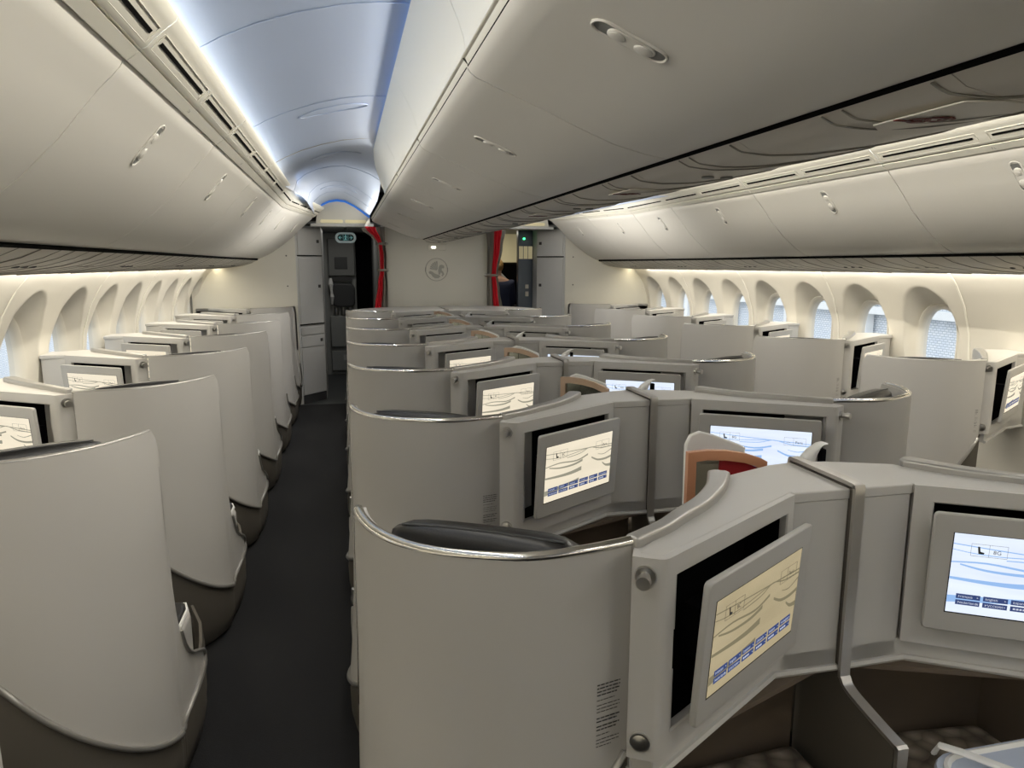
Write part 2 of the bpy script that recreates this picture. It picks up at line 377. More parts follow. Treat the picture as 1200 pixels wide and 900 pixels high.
# ---- crown above outboard bins, and centre fascia
CR = [(1.555,2.110),(1.522,2.119),(1.509,2.114),(1.497,2.120),(1.480,2.139),(1.448,2.166),(1.430,2.180),(1.426,2.190),(1.432,2.200),(1.450,2.204)]
KY = 6.3
def kink(x, z, y):     # the last bins lean towards the aisle
    t = max(0, min(1, (y-KY)/(8.42-KY)))
    k_ = max(0, min(1, (z-1.60)/.5))
    return (x - .165*t*k_, z + .055*t*k_)
SECT = [-4.0, -2.9, -1.7, -.5, .7, 1.9, 3.1, 4.3, 5.5, 6.3, 7.35, 8.42]
ti = 3
for sx in (-1, 1):
    for a, b_ in zip(SECT, SECT[1:]):
        mb = MB(); n = 4
        rings = []
        for k in range(n+1):
            y = lerp(a+.002, b_-.002, k/n); rings.append([(sx*kink(x,z,y)[0], y, kink(x,z,y)[1]) for x, z in CR])
        mb.loft(rings, closed=False, cap=False)
        o = struct(mb, 'trim_%d' % ti, 'binside', ang=40, recalc=False, solid=.004); ti += 1
        m2 = MB(); m3 = MB()
        L = b_-a; ns = max(1, round(L/.6)); sl = L/ns
        for q in range(ns):
            ya, yb = a + q*sl + .045, a + (q+1)*sl - .045
            def pt(x, z, y, d=0):
                X, Z = kink(x, z, y); return (sx*(X-d*.55), y, Z-d*.83)
            for (p1, p2, dd, mm) in (((1.4815,2.1378),(1.4735,2.1450),.0045,m2),):
                mm.add([pt(*p1,ya,dd), pt(*p2,ya,dd), pt(*p2,yb,dd), pt(*p1,yb,dd)], [(0,1,2,3)])
            loop = [pt(1.496,2.122,ya-.018,.002), pt(1.460,2.156,ya-.018,.003), pt(1.460,2.156,yb+.018,.003), pt(1.496,2.122,yb+.018,.002), pt(1.496,2.122,ya-.018,.002)]
            for u, v_ in zip(loop, loop[1:]): m3.tube([u, v_], .0014, 5)
        m2.build('air_slot', 'seam', parent=o, smooth=False); m3.build('slot_surround', 'binside', parent=o)
    # dark gap behind the bin rail
    struct(MB().loft([[(sx*kink(x,z,y)[0], y, kink(x,z,y)[1]) for x, z in ((1.53,2.118),(1.56,2.10),(1.62,2.10),(1.60,2.15))] for y in (YB,KY,8.42)]), 'trim_%d' % ti, 'seam', smooth=False); ti += 1
    # cove lights over the crown
    strip = []
    for y in (YB, 4.5, KY, 8.2):
        X, Z = kink(1.46, 2.208, y); strip.append([(sx*X, y, Z), (sx*(X+.03), y, Z+.03)])
    mb = MB(); mb.loft(strip, closed=False, cap=False); struct(mb, 'trim_%d' % ti, 'coveblue', smooth=False); ti += 1
    # centre bin fascia
    FA = [(.757,2.142),(.752,2.150),(.748,2.165),(.752,2.19),(.765,2.23),(.787,2.28),(.815,2.33),(.842,2.372),(.848,2.386),(.842,2.394),(.82,2.396)]
    for a, b_ in ((-4.0,-2.9),(-2.9,-1.7),(-1.7,-.5),(-.5,.7),(.7,1.9),(1.9,3.1),(3.1,4.3),(4.3,5.62)):
        rings = []
        for k in range(9):
            y = lerp(a+.002, b_-.002, k/8)
            e = max(0, (y-5.15)/.47) if b_ > 5.5 else 0; e = e*e
            rings.append([(sx*(x - (x-.75)*e*.8), y, z - (z-2.15)*e*.75) for x, z in FA])
        mb = MB(); mb.loft(rings, closed=False, cap=False)
        struct(mb, 'trim_%d' % ti, 'binside', ang=50, recalc=False, solid=.004); ti += 1
    struct(MB().extr([(sx*.79,2.398),(sx*.80,2.404)], YB, 5.2), 'trim_%d' % ti, 'coveblue', smooth=False, solid=.003); ti += 1

# ================================================================== OVERHEAD BINS
DO = [(1.548,2.088),(1.556,2.072),(1.575,2.05),(1.605,2.02),(1.639,1.980),(1.70,1.905),(1.79,1.815),(1.89,1.735),(1.96,1.695),(1.997,1.680),(2.01,1.70)]
RO = [(1.518,2.112),(1.514,2.106),(1.541,2.085),(1.552,2.090),(1.565,2.11)]
DC = [(.745,2.118),(.738,2.108),(.722,2.095),(.68,2.078),(.62,2.055),(.545,2.026),(.45,1.986),(.34,1.944),(.25,1.922),(.19,1.912),(.172,1.915),(.165,1.93)]
RC = [(.757,2.14),(.752,2.142),(.742,2.122),(.736,2.118),(.70,2.13)]
def latch(root, c, u, nrm):
    """oval latch: long axis u, outward normal nrm, centre c; v runs along the aisle"""
    c, u, nrm = Vector(c), Vector(u).normalized(), Vector(nrm).normalized(); v = u.cross(nrm).normalized()
    def oval(L, W, n=12):
        out = []
        for k in range(n+1): a = -pi/2 + pi*k/n; out.append((L/2-W/2+W/2*math.cos(a), W/2*math.sin(a)))
        for k in range(n+1): a = pi/2 + pi*k/n; out.append((-L/2+W/2+W/2*math.cos(a), W/2*math.sin(a)))
        return out
    mb = MB(); P = oval(.150, .046)
    mb.lprism(P, c - nrm*.003, u, v, nrm*.0045)
    lt = mb.build('latch', 'midgrey', parent=root, smooth=False)
    ring = [c + u*p[0] + v*p[1] + nrm*.001 for p in oval(.155, .05)]; ring.append(ring[0])
    MB().tube(ring, .0035, 6).build('latch_rim', 'bin', parent=lt)
    pd = MB(); P2 = oval(.100, .042); pd.lprism(P2, c + u*.004, u, v, nrm*.005)
    R = Matrix((u, v, nrm)).transposed()
    pd.ball(c + u*.030 + nrm*.005, .020, .018, .004, R=R); pd.ball(c - u*.026 + nrm*.005, .018, .016, .003, R=R)
    pd.build('latch_paddle', 'bin', parent=lt, bevel=.0015)
def bin_obj(kind, sx, a, b_, seat):
    kk = (lambda x, z, y: kink(x, z, y)) if kind == 'o' else (lambda x, z, y: (x, z))
    D, Rr = (DO, RO) if kind == 'o' else (DC, RC)
    yc = (a+b_)/2; X0 = 1.7 if kind == 'o' else .45
    root = empty('overhead_bin', (sx*X0, yc, 1.7))
    g = .003; n = 6
    mb = MB(); body = []
    back = [(2.35,1.75),(2.35,2.05),(1.75,2.14),(1.585,2.10)] if kind == 'o' else [(.12,1.95),(.04,2.0),(.04,2.3),(.70,2.13)]
    PR = D + back[:]
    rings = [[(sx*kk(x,z,y)[0], y, kk(x,z,y)[1]) for x, z in PR] for y in [lerp(a+g, b_-g, k/n) for k in range(n+1)]]
    mb.loft(rings); mb.build('bin_door', 'bin', parent=root, ang=32, bevel=0)
    mb = MB(); rings = [[(sx*kk(x,z,y)[0], y, kk(x,z,y)[1]) for x, z in Rr] for y in [lerp(a+g, b_-g, k/n) for k in range(n+1)]]
    mb.loft(rings); mb.build('bin_rail', 'binside', parent=root, ang=32)
    # seam between rail and door
    q0, q1 = ((1.543,2.087), None) if kind == 'o' else (D[0], D[1])
    mb = MB(); mb.tube([(sx*kk(q0[0]-.001,q0[1],y)[0], y, kk(*q0,y)[1]+.001) for y in (a+.01, yc, b_-.01)], .0022, 5); mb.build('rail_seam', 'seam', parent=root)
    li = 4 if kind == 'o' else 5
    p, pn, pp = Vector(D[li]), Vector(D[li+1]), Vector(D[li-1]); t = (pn-pp).normalized(); nn = Vector((-t.y, t.x)); 
    if nn.y > 0: nn = -nn
    yl = yc - (.05 if kind == 'o' else 0)
    X, Z = kk(p.x, p.y, yl)
    X += nn.x*.0005; Z += nn.y*.0005
    latch(root, (sx*X, yl, Z), (sx*t.x, 0, t.y), (sx*nn.x, 0, nn.y))
    # row marking on the rail
    t0, t1 = Vector(Rr[1]), Vector(Rr[2]); tt = (t1-t0).normalized(); nrm = Vector((-tt.y, tt.x)); nrm = nrm if nrm.y < 0 else -nrm
    mb = MB(); pc = kk(*((t0+t1)/2), yc)
    if kind == 'o': ux, uy = ((0,1,0), (-tt.x*sx, 0, -tt.y)) if sx < 0 else ((0,-1,0), (-tt.x*sx, 0, -tt.y))
    else: ux, uy = ((0,-1,0), (-tt.x*sx, 0, -tt.y)) if sx < 0 else ((0,1,0), (-tt.x*sx, 0, -tt.y))
    put_text(mb, seat, .016, (sx*(pc[0]+nrm.x*.001), yc, pc[1]+nrm.y*.001), ux, uy, (sx*nrm.x*.0006, 0, nrm.y*.0006))
    mb.v = [(p_[0] - uy[0]*.006, p_[1], p_[2] - uy[2]*.006) for p_ in mb.v]
    mb.build('seat_marking', 'ink', parent=root, smooth=False, recalc=False)
    return root
ordn = ['nearest the camera', 'second from the camera', 'third from the camera', 'fourth from the camera', 'fifth from the camera', 'sixth from the camera', 'seventh from the camera', 'eighth from the camera', 'farthest, against the front wall']
for nm, kind, sx, grp in (('left window row', 'o', -1, 'overhead bins along the left windows'), ('right window row', 'o', 1, 'overhead bins along the right windows'),
                          ('centre row facing the left aisle', 'c', -1, 'overhead bins of the centre row'), ('centre row facing the right aisle', 'c', 1, 'overhead bins on the far side of the centre row')):
    S = [s_ for s_ in SECT if s_ >= -.5]
    if kind == 'c': S = [-.5, .7, 1.9, 3.1, 4.3, 5.5, 6.9, 8.35]
    for i, (a, b_) in enumerate(zip(S, S[1:])):
        r = bin_obj(kind, sx, a, b_, '%d %s' % (9-i, 'A' if (kind, sx) == ('o', -1) else 'L' if kind == 'o' else 'C' if sx < 0 else 'G'))
        tag(r, 'cream overhead bin with oval latch, %s, %s' % (nm, ordn[i] if i < len(S)-2 else 'last one'), 'overhead bin', grp)

# ================================================================== SERVICE PANELS under the bins
OU = [(2.005,1.672),(2.06,1.645),(2.14,1.618),(2.24,1.598),(2.34,1.586),(2.395,1.580),(2.40,1.59)]
for sx in (-1, 1):
    struct(MB().extr([(sx*1.990,1.675),(sx*2.004,1.667),(sx*2.012,1.678),(sx*2.0,1.692)], YB, 8.42, closed=True), 'trim_%d' % ti, 'seam', smooth=False); ti += 1
    y = -.5; k = 0
    while y < 8.2:
        y1 = min(y + .61, 8.42)
        root = empty('service_panel', (sx*2.2, (y+y1)/2, 1.6))
        MB().extr([(sx*x, z) for x, z in OU], y+.002, y1-.002).build('panel_skin', 'psu', parent=root, recalc=False, solid=.006, ang=50)
        ms_ = MB()
        for q in (0, .17, .30, .45):
            yy = y + q + .03
            pth = []
            for i_, (x, z) in enumerate(OU[:6]):
                f = i_/5; pth.append((sx*x, yy - .42*(f**2.2), z-.003))
            ms_.tube(pth, .0035 if q else .006, 5, .6)
        struct(ms_, 'trim_%d' % ti, 'softseam'); ti += 1
        mb = MB()
        for j in range(3): mb.ball((sx*2.16, y+.22+.07*j, 1.612), .014, .014, .006)
        mb.build('reading_light', 'darkgrey' if k % 2 else 'alu', parent=root)
        tag(root, 'grey-beige service panel under the %s window bins, %s' % ('left' if sx < 0 else 'right', ('number %d counted from the camera' % (k+1))), 'service panel', 'service panels under the %s window bins' % ('left' if sx < 0 else 'right'))
        y = y1; k += 1
CU = [(-.165,1.912),(-.13,1.893),(-.07,1.882),(0,1.878),(.07,1.882),(.13,1.893),(.165,1.912)]
for sx in (-1, 1):
    struct(MB().extr([(sx*.163,1.907),(sx*.173,1.910),(sx*.18,1.93),(sx*.155,1.93)], YB, 8.35, closed=True), 'trim_%d' % ti, 'seam', smooth=False); ti += 1
y = -.26; k = 0
while y < 8.3:
    y1 = min(y + .61, 8.40)
    root = empty('service_panel', (0, (y+y1)/2, 1.9))
    MB().extr(CU, y+.001, y1-.001).build('panel_skin', 'psu', parent=root, recalc=False, solid=.004, ang=60)
    ms_ = MB()
    for q in ((0, 1.0, .38), (.21, .9, .38), (.27, .9, .38)):
        pth = []
        for i_ in range(31):
            f = i_/30; x = -.158 + .31*f
            z = next(lerp(za, zb_, (x-xa)/(xb-xa)) for (xa, za), (xb, zb_) in zip(CU, CU[1:]) if x <= xb)
            pth.append((x, y + q[0] + .04 - q[2]*(f**1.9), z-.0035))
        ms_.tube(pth, .0035 if q[0] else .0045, 5, .5)
    struct(ms_, 'trim_%d' % ti, 'softseam'); ti += 1
    if k in (2, 4, 6, 9):      # sign plate with no-smoking and seat belt icons
        pl = MB(); cy_ = y + .29 if k != 2 else 1.10
        P = [(-.075,-.11),(-.03,-.13),(.06,-.13),(.075,-.10),(.075,.12),(.06,.15),(-.03,.13),(-.075,.09)]
        pl.lprism(P, (-.03, cy_, 1.8785), (1,0,0), (0,1,0), (0,0,-.003))
        sg = pl.build('sign_plate', 'psu', parent=root, bevel=.001)
        ic = MB()
        def ring(cx, cy2, r, w=.0028):
            ic.tube([(cx + r*math.cos(2*pi*j/20), cy2 + r*math.sin(2*pi*j/20), 1.8735) for j in range(21)], w, 5, .4)
        bx_, by_ = -.07, cy_+.02
        ring(bx_, by_, .018); ring(bx_+.022, by_-.018, .018)
        ic.box(bx_-.042, bx_+.012, by_+.004, by_+.012, 1.8725, 1.8745)
        ic.tube([(bx_-.013, by_+.013, 1.8732), (bx_+.013, by_-.013, 1.8732)], .0028, 5, .4)
        ic.box(bx_+.004, bx_+.05, by_-.030, by_-.022, 1.8725, 1.8745); ic.box(bx_+.03, bx_+.038, by_-.04, by_-.01, 1.8725, 1.8745)
        ic.build('no_smoking_icon', 'inkred', parent=sg)
    if k % 2:
        mb = MB()
        for j in range(2): mb.cyl((-.02+.06*j, y+.40, 1.880), (-.02+.06*j, y+.40, 1.872), .018, 16)
        mb.build('reading_light', 'midgrey', parent=root)
    tag(root, 'grey-beige service panel under the centre bins, %s' % ('number %d counted from the camera' % (k+1)), 'service panel', 'service panels under the centre bins')
    y = y1; k += 1

# ================================================================== SUITES
# canonical: aisle on the left (x negative side), module to the right. world x = sx * x
U2 = Vector((.8524, .5229, 0)); N2 = Vector((.5229, -.8524, 0))    # along the face, out of the face
RIM = 1.147
def shell_cols(kind):
    """list of (x, y, zbottom, ztop) along the shell from the module to the forward tip"""
    if kind == 'c':
        P = [(-.600,1.090),(-.65,1.077),(-.703,1.066),(-.76,1.059),(-.82,1.063),(-.88,1.084),(-.93,1.108),(-.975,1.142),(-1.01,1.185),(-1.037,1.235),(-1.053,1.285),(-1.062,1.33),(-1.066,1.375)]
        tip = [(-1.067,1.385,1.125),(-1.068,1.392,1.08),(-1.070,1.40,.90),(-1.072,1.405,.66),(-1.075,1.43,.46),(-1.078,1.50,.40),(-1.080,1.58,.35),(-1.080,1.65,.31),(-1.079,1.69,.275)]
    else:
        P = [(-2.072+2.698*0,1.86),(-2.02,1.858),(-1.97,1.864),(-1.92,1.873),(-1.87,1.888),(-1.82,1.912),(-1.77,1.947),(-1.725,1.990),(-1.69,2.036),(-1.663,2.085),(-1.640,2.14),(-1.626,2.175)]
        tip = [(-1.622,2.188,1.128),(-1.618,2.196,1.09),(-1.614,2.20,.95),(-1.612,2.205,.66),(-1.606,2.225,.50),(-1.598,2.27,.405),(-1.593,2.35,.36),(-1.592,2.43,.32),(-1.596,2.48,.285),(-1.602,2.505,.26)]
    return P, tip
def smooth_path(P, n=3):
    out = []
    for i in range(len(P)-1):
        p0, p1, p2, p3 = P[max(i-1,0)], P[i], P[i+1], P[min(i+2,len(P)-1)]
        for k in range(n):
            t = k/n
            out.append(tuple(.5*((2*p1[j]) + (-p0[j]+p2[j])*t + (2*p0[j]-5*p1[j]+4*p2[j]-p3[j])*t*t + (-p0[j]+3*p1[j]-3*p2[j]+p3[j])*t**3) for j in range(len(p1))))
    out.append(tuple(P[-1])); return out
def build_suite(kind, sx, disp, seatno, solid_top=False, big=False):
    """kind c (centre) or w (window). canonical window suite = aisle on left -> mirrored table below"""
    dx, dy = (0, 0) if kind == 'c' else (2.698, .832)
    P, tip = shell_cols(kind)
    if kind == 'w':      # the table above was written for the left window row: flip it to canonical
        P = [(-x, y) for x, y in P]; tip = [(-x, y, z) for x, y, z in tip]
    # canonical window: aisle at small x (1.6) , module at 2.07+, so P x grows towards the module
    o0 = (-.6 if kind == 'c' else 2.1, 1.25 if kind == 'c' else 2.05, 0)
    root = empty('seat_suite' if not solid_top else 'bulkhead_console', (sx*o0[0], o0[1], 0))
    B = lambda mb, name, m, parent=root, **k: mb_build(mb, name, m, parent, sx, o0, **k)
    def mb_build(mb, name, m, parent, sx_, o_, **k):
        ymax = (8.45 if kind == 'w' else 8.50) - 6*PITCH
        mb.v = [(sx_*p[0] - sx_*o_[0], (min(p[1], ymax) if solid_top else p[1])-o_[1], p[2]) for p in mb.v]
        class FakeOrg: pass
        ob = mb.build(name, m, parent=None, **k); ob.parent = parent; return ob
    # ---- shell
    x0s, x1s = P[0][0], P[-1][0]
    def zb(x, y): 
        t = (x - x1s)/(x0s - x1s); t = max(0, min(1, t)); return .195 + .55*t**1.1 if t > 0 else .195
    SPth = smooth_path(P, 3)
    cols = [(x, y, zb(x, y), RIM) for x, y in SPth] + [(x, y, lerp(.196, .258, i_/(2*len(tip)-2)), z) for i_, (x, y, z) in enumerate(smooth_path(tip, 2))]
    def flare(i, z):
        x, y = cols[i][0], cols[i][1]; a, b_ = cols[max(i-1,0)], cols[min(i+1,len(cols)-1)]
        d = Vector((b_[0]-a[0], b_[1]-a[1])).normalized(); nx, ny = d.y, -d.x
        if ny > 0 or (abs(ny) < .05 and nx > 0): nx, ny = -nx, -ny
        if i >= len(SPth): wgt = .25*max(0, 1 - (i-len(SPth))/10)
        else:
            t = i/(len(SPth)-1); wgt = .25 + .75*math.sin(pi*min(1, max(0, (1-t)/.75)))**.8 if t < 1 else .25
            wgt *= min(1, 3*t)
        k_ = .055*wgt*max(0, (.85-z)/.6)**1.4
        return (x + nx*k_, y + ny*k_)
    NR = 12; vs = []; fs = []
    for i, (x, y, b_, t_) in enumerate(cols):
        for r in range(NR+1): z = lerp(b_, t_, r/NR); vs.append((*flare(i, z), z))
    for c in range(len(cols)-1):
        for r in range(NR): i = c*(NR+1)+r; fs.append((i, i+NR+1, i+NR+2, i+1))
    mb = MB(); mb.add(vs, fs); B(mb, 'shell', 'shell', solid=.022, off=(1 if sx > 0 else -1), ang=60, recalc=False)
    # rim (bright edge strip) on top and down the front edge
    rp = [(x, y, RIM) for x, y in SPth]
    tp = [(x, y, z) for x, y, z in smooth_path(tip, 2)]
    inx = .009
    mb = MB(); mb.tube([(p[0]+inx*.6, p[1]+.008, p[2]+.001) for p in rp[:-1]] + [(p[0]+inx, p[1], p[2]) for p in tp[1:7]], .0105 if kind == 'c' else .008, 8, .8)
    B(mb, 'rim', 'chrome' if kind == 'c' else 'rim', ang=60)
    mb = MB(); mb.tube([(flare(i,c_[2])[0]-.004, flare(i,c_[2])[1]-.004, c_[2]+.004) for i, c_ in enumerate(cols)], .008, 6); mb.tube([(p[0]-.004, p[1]+.004, p[2]) for p in tp[8:]], .006, 6)
    B(mb, 'lower_trim', 'rim', ang=60)
    # warning placard printed near the module
    pl = MB(); rnd = random.Random(3)
    pa, pb = (Vector((P[0][0], P[0][1], 0)), Vector((P[2][0], P[2][1], 0)))
    du = (pa - pb).normalized(); nn = Vector((du.y, -du.x, 0))
    if nn.y > 0: nn = -nn
    c0 = pa - du*.068 + nn*.003
    z = .895
    for grp_, dk in ((4, 1), (1, 0), (3, .6), (0, 0), (2, 1), (2, 1), (1, 0), (3, .6)):
        for g_ in range(grp_):
            L = .048 if g_ < grp_-1 else .026 + .018*rnd.random(); h = .0020 if dk == 1 else .0011
            xx = 0
            while xx < L:
                wl = min(rnd.uniform(.004, .011), L-xx); hh = h
                pl.lprism([(xx, 0), (xx+wl, 0), (xx+wl, hh), (xx, hh)], c0 + Vector((0,0,z)), du, (0,0,1), nn*.0004); xx += wl + .0018
            z -= .0065
        z -= .003
    B(pl, 'warning_text', 'ink', smooth=False)
    # ---- dark base below the shell
    bc = [(x, y) for x, y, b_, t_ in cols]
    ext = [] if solid_top else [(tip[-1][0] + (.0 if kind == 'c' else .012), tip[-1][1]+.08), (tip[-1][0] + (.02 if kind == 'c' else .04), tip[-1][1]+.22), (tip[-1][0]+(.06 if kind == 'c' else .10), tip[-1][1]+.38)]
    vs = []; fs = []; allc = [(*flare(i, c_[2]), c_[2]) for i, c_ in enumerate(cols)] + [(x, y, .25) for x, y in ext]
    lv = [0, .1, .35, .7, 1]
    insl = [.045, .018, .006, .004, .012]
    for (x, y, b_) in allc:
        for l_, q in zip(lv, insl): vs.append((x + q, y + q*.6, l_*(b_+.02)))
    n = len(lv)
    for c in range(len(allc)-1):
        for r in range(n-1): i = c*n+r; fs.append((i, i+n, i+n+1, i+1))
    mb = MB(); mb.add(vs, fs); B(mb, 'base', 'taupe', solid=.01, ang=60, recalc=False)
    # ---- armrest on the aisle side
    if not solid_top:
        tx, ty = tip[4][0], tip[4][1]
        if kind == 'c': tx += .004
        mb = MB(); A = [(tx+.014, ty+.02), (tx+.014, ty+.22), (tx+.03, ty+.27), (tx+.13, ty+.27), (tx+.13, ty+.02)]
        mb.prism(A, .28, .455); ar = B(mb, 'armrest', 'console', bevel=.018, seg=3)
        mb = MB(); A = [(tx+.022, ty+.01), (tx+.022, ty+.20), (tx+.035, ty+.245), (tx+.12, ty+.245), (tx+.12, ty+.01)]
        mb.prism(A, .452, .485); mb_build(mb, 'armrest_pad', 'leather', ar, sx, o0, bevel=.012, seg=3)
        mb = MB(); q = [(tx+.020, ty+.01, .47), (tx+.020, ty+.20, .47), (tx+.033, ty+.247, .47), (tx+.12, ty+.247, .47)]
        mb.tube(q, .006, 6, 1.3); mb_build(mb, 'armrest_edge', 'white', ar, sx, o0)
    # ---- console body
    def T(p): return (p[0]+dx, p[1]+dy)
    Pq = Vector((*T((-.568,1.023)), 0)); 
    def F(u, w, z): q = Pq + U2*u + N2*w; return (q.x, q.y, z)
    if kind == 'c':
        body = [(-.598,1.075),F(.028,-.10,0)[:2],F(.480,-.10,0)[:2],(-.150,1.288),(-.0095,1.286),(-.0095,1.50),(-.078,1.49),(-.225,1.432),(-.27,1.36),(-.32,1.32),(-.38,1.262),(-.454,1.207),(-.507,1.160)]
        top = [(-.600,1.062),(-.566,1.040),(-.152,1.291),(-.150,1.284),(-.0095,1.284),(-.0095,1.502),(-.078,1.492),(-.225,1.434),(-.27,1.36),(-.32,1.32),(-.38,1.262),(-.454,1.207),(-.507,1.160)]
    else:
        body = [T((-.598,1.075)),F(.028,-.10,0)[:2],F(.480,-.10,0)[:2],T((-.150,1.288)),(2.675,2.150),(2.675,2.30),(2.50,2.36),T((-.27,1.38)),T((-.34,1.31)),T((-.42,1.23)),T((-.507,1.160))]
        top = [T((-.600,1.062)),T((-.566,1.040)),T((-.152,1.291)),(2.677,2.135),(2.677,2.30),(2.50,2.362),T((-.27,1.38)),T((-.34,1.31)),T((-.42,1.23)),T((-.507,1.160))]
    if solid_top:
        body = body[:]
    mb = MB(); mb.prism(body, .715, 1.118); con = B(mb, 'console', 'console', bevel=.004)
    mb = MB(); mb.prism(top, 1.116, 1.140); mb_build(mb, 'console_top', 'console', con, sx, o0, bevel=.007, seg=3)
    lipb = [(body[0][0], body[0][1]), F(.012,-.02,0)[:2], F(.478,-.018,0)[:2]] + [tuple(p[:2]) for p in body[3:]]
    mb = MB(); mb.prism(lipb, .715, .766); mb_build(mb, 'console_apron', 'console', con, sx, o0, bevel=.003)
    mb = MB()
    for a, b_ in zip(lipb[1:3], lipb[2:4]): mb.tube([(a[0]+.001, a[1]-.003, .719), (b_[0]+.001, b_[1]-.003, .719)], .008, 6)
    mb.tube([(lipb[3][0], lipb[3][1]-.003, .719), (lipb[4][0], lipb[4][1]-.003, .719)], .008, 6)
    mb_build(mb, 'console_lip', 'console', con, sx, o0)
    # wing strip on the console top
    if not solid_top:
        W = [(-.60,1.088),(-.555,1.115),(-.507,1.146),(-.454,1.190),(-.38,1.248),(-.315,1.315),(-.275,1.37),(-.240,1.425)]
        if kind == 'w': W = [(-.60,1.060),(-.555,1.10),(-.507,1.150),(-.44,1.215),(-.36,1.30),(-.30,1.37),(-.24,1.44)]
        W = [T(p) for p in smooth_path(W, 4)]; n = len(W); L_, R_ = [], []
        for i, p in enumerate(W):
            d = (Vector(W[min(i+1,n-1)]) - Vector(W[max(i-1,0)])).normalized(); q = Vector((-d.y, d.x)); hw = .014 + .012*(i/(n-1))**2
            if i == n-1: hw *= .5
            L_.append((p[0]+q.x*hw*1.3, p[1]+q.y*hw*1.3)); R_.append((p[0]-q.x*hw*.7, p[1]-q.y*hw*.7))
        mb = MB(); mb.prism(L_ + R_[::-1], 1.10, 1.158); B(mb, 'wing_rim', 'rim', bevel=.006, seg=3)
    # ---- screen housing
    pil = T((-.616,1.052)); 
    mb = MB()
    # pillar with a rounded corner, running into the frame round the opening
    pv = Vector((*pil, 0)); pdir = (pv - Pq).normalized(); rc = .014; arc = []
    for k in range(7):
        t = k/6; a_ = Pq + pdir*rc; c_ = Pq + U2*rc; arc.append(tuple((a_*(1-t)**2 + Pq*2*t*(1-t) + c_*t*t)[:2]))
    mb.prism([pil] + arc + [F(.030,0,0)[:2], F(.030,-.10,0)[:2], (pil[0]+.03, pil[1]+.06)], .765, 1.139)
    uo = .460 if sx > 0 else .447
    O_ = [(.0299,.765),(.489,.765),(.489,1.139),(.0299,1.139)]; I_ = [(.034,.812),(uo,.812),(uo,1.101),(.034,1.101)]
    mb.loft([[F(u, -.10, z) for u, z in I_], [F(u, -.003, z) for u, z in I_], [F(u + (.003 if u > .2 else -.003), 0, z + (.003 if z > 1 else -.003)) for u, z in I_], [F(u, 0, z) for u, z in O_], [F(u, -.10, z) for u, z in O_]], cap=False)
    hs = B(mb, 'screen_housing', 'console', ang=40)
    mb = MB(); mb.lprism(I_, F(0,-.092,0), U2, (0,0,1), N2*-.004)
    mb.loft([[F(u + (-.0015 if u > .2 else .0015), -.092, z + (-.0015 if z > 1 else .0015)) for u, z in I_], [F(u + (-.0015 if u > .2 else .0015), -.016, z + (-.0015 if z > 1 else .0015)) for u, z in I_]], cap=False)
    mb_build(mb, 'recess', 'black', hs, sx, o0, smooth=False)
    mb = MB(); mb.prism([F(.036,-.004,0)[:2], F(.041,-.004,0)[:2], F(.041,-.05,0)[:2], F(.036,-.05,0)[:2]], .813, .925)
    mb_build(mb, 'recess_liner', 'frame', hs, sx, o0, smooth=False)
    mb = MB(); mb.prism([F(.036,-.004,0)[:2], F(.041,-.004,0)[:2], F(.041,-.05,0)[:2], F(.036,-.05,0)[:2]], 1.00, 1.10)
    mb_build(mb, 'recess_liner', 'frame', hs, sx, o0, smooth=False)
    # knobs
    pn = (Vector((*pil,0)) - Pq).normalized(); kn = Vector((-pn.y, pn.x, 0)); kn = kn if kn.y < 0 else -kn
    kc = (Vector((*pil,0)) + Pq)/2 + pn*.005
    for z, big_ in ((1.107, 1), (.800, 0)):
        mb = MB(); c = kc + Vector((0,0,z))
        mb.cyl(c, c + kn*.004, .0185, 32, .0175)
        if big_: mb.cyl(c + kn*.003, c + kn*.022, .009, 32); mb.cyl(c + kn*.020, c + kn*.033, .0125, 32, .0115)
        else: mb.cyl(c + kn*.003, c + kn*.007, .0165, 24, .006)
        B(mb, 'knob', 'steel', ang=40)
    # screen: bezel, display and its picture
    UT = Vector((N2.x*.064, N2.y*.064, 1))
    def FS(u, w, z): return F(u, w + (z-1.098)*.064, z)
    mb = MB(); bw = [F(.045,.030,0), F(.466,.030,0), F(.466,.008,0), F(.045,.008,0)]
    u_c = .254; zc = .960
    outl = rrect(.406, .276, .010)
    mb.lprism(outl, FS(u_c, .041, zc), U2, UT, N2*.014)
    sc = B(mb, 'screen', 'bezel', bevel=.003)
    mb = MB(); mb.lprism([(-.03,-.05),(.03,-.05),(.03,.05),(-.03,.05)], F(.15, -.036, zc), U2, (0,0,1), N2*.078); mb_build(mb, 'screen_arm', 'black', sc, sx, o0, smooth=False)
    du0, du1, dz0, dz1 = .080, .416, .871, 1.056
    mb = MB(); mb.lprism([(du0-.002,dz0-.003),(du1+.002,dz0-.003),(du1+.002,dz1+.001),(du0-.002,dz1+.001)], FS(0,.0548,0), U2, UT, N2*.0006); mb_build(mb, 'display_border', 'black', sc, sx, o0, smooth=False)
    mb = MB(); mb.lprism([(du0,dz0),(du1,dz0),(du1,dz1),(du0,dz1)], FS(0,.0552,0), U2, UT, N2*.0006)
    dp = mb_build(mb, 'display', disp[0], sc, sx, o0, smooth=False)
    # picture on the display, in viewer coordinates a (0..1 left to right) b (0..1 up)
    W_, H_ = du1-du0, dz1-dz0
    def D(a, b_, lift=.0561):
        u = du0 + W_*a if sx > 0 else du1 - W_*a
        return FS(u, lift, dz0 + H_*b_)
    vr = U2*(1 if sx > 0 else -1)
    st = MB()
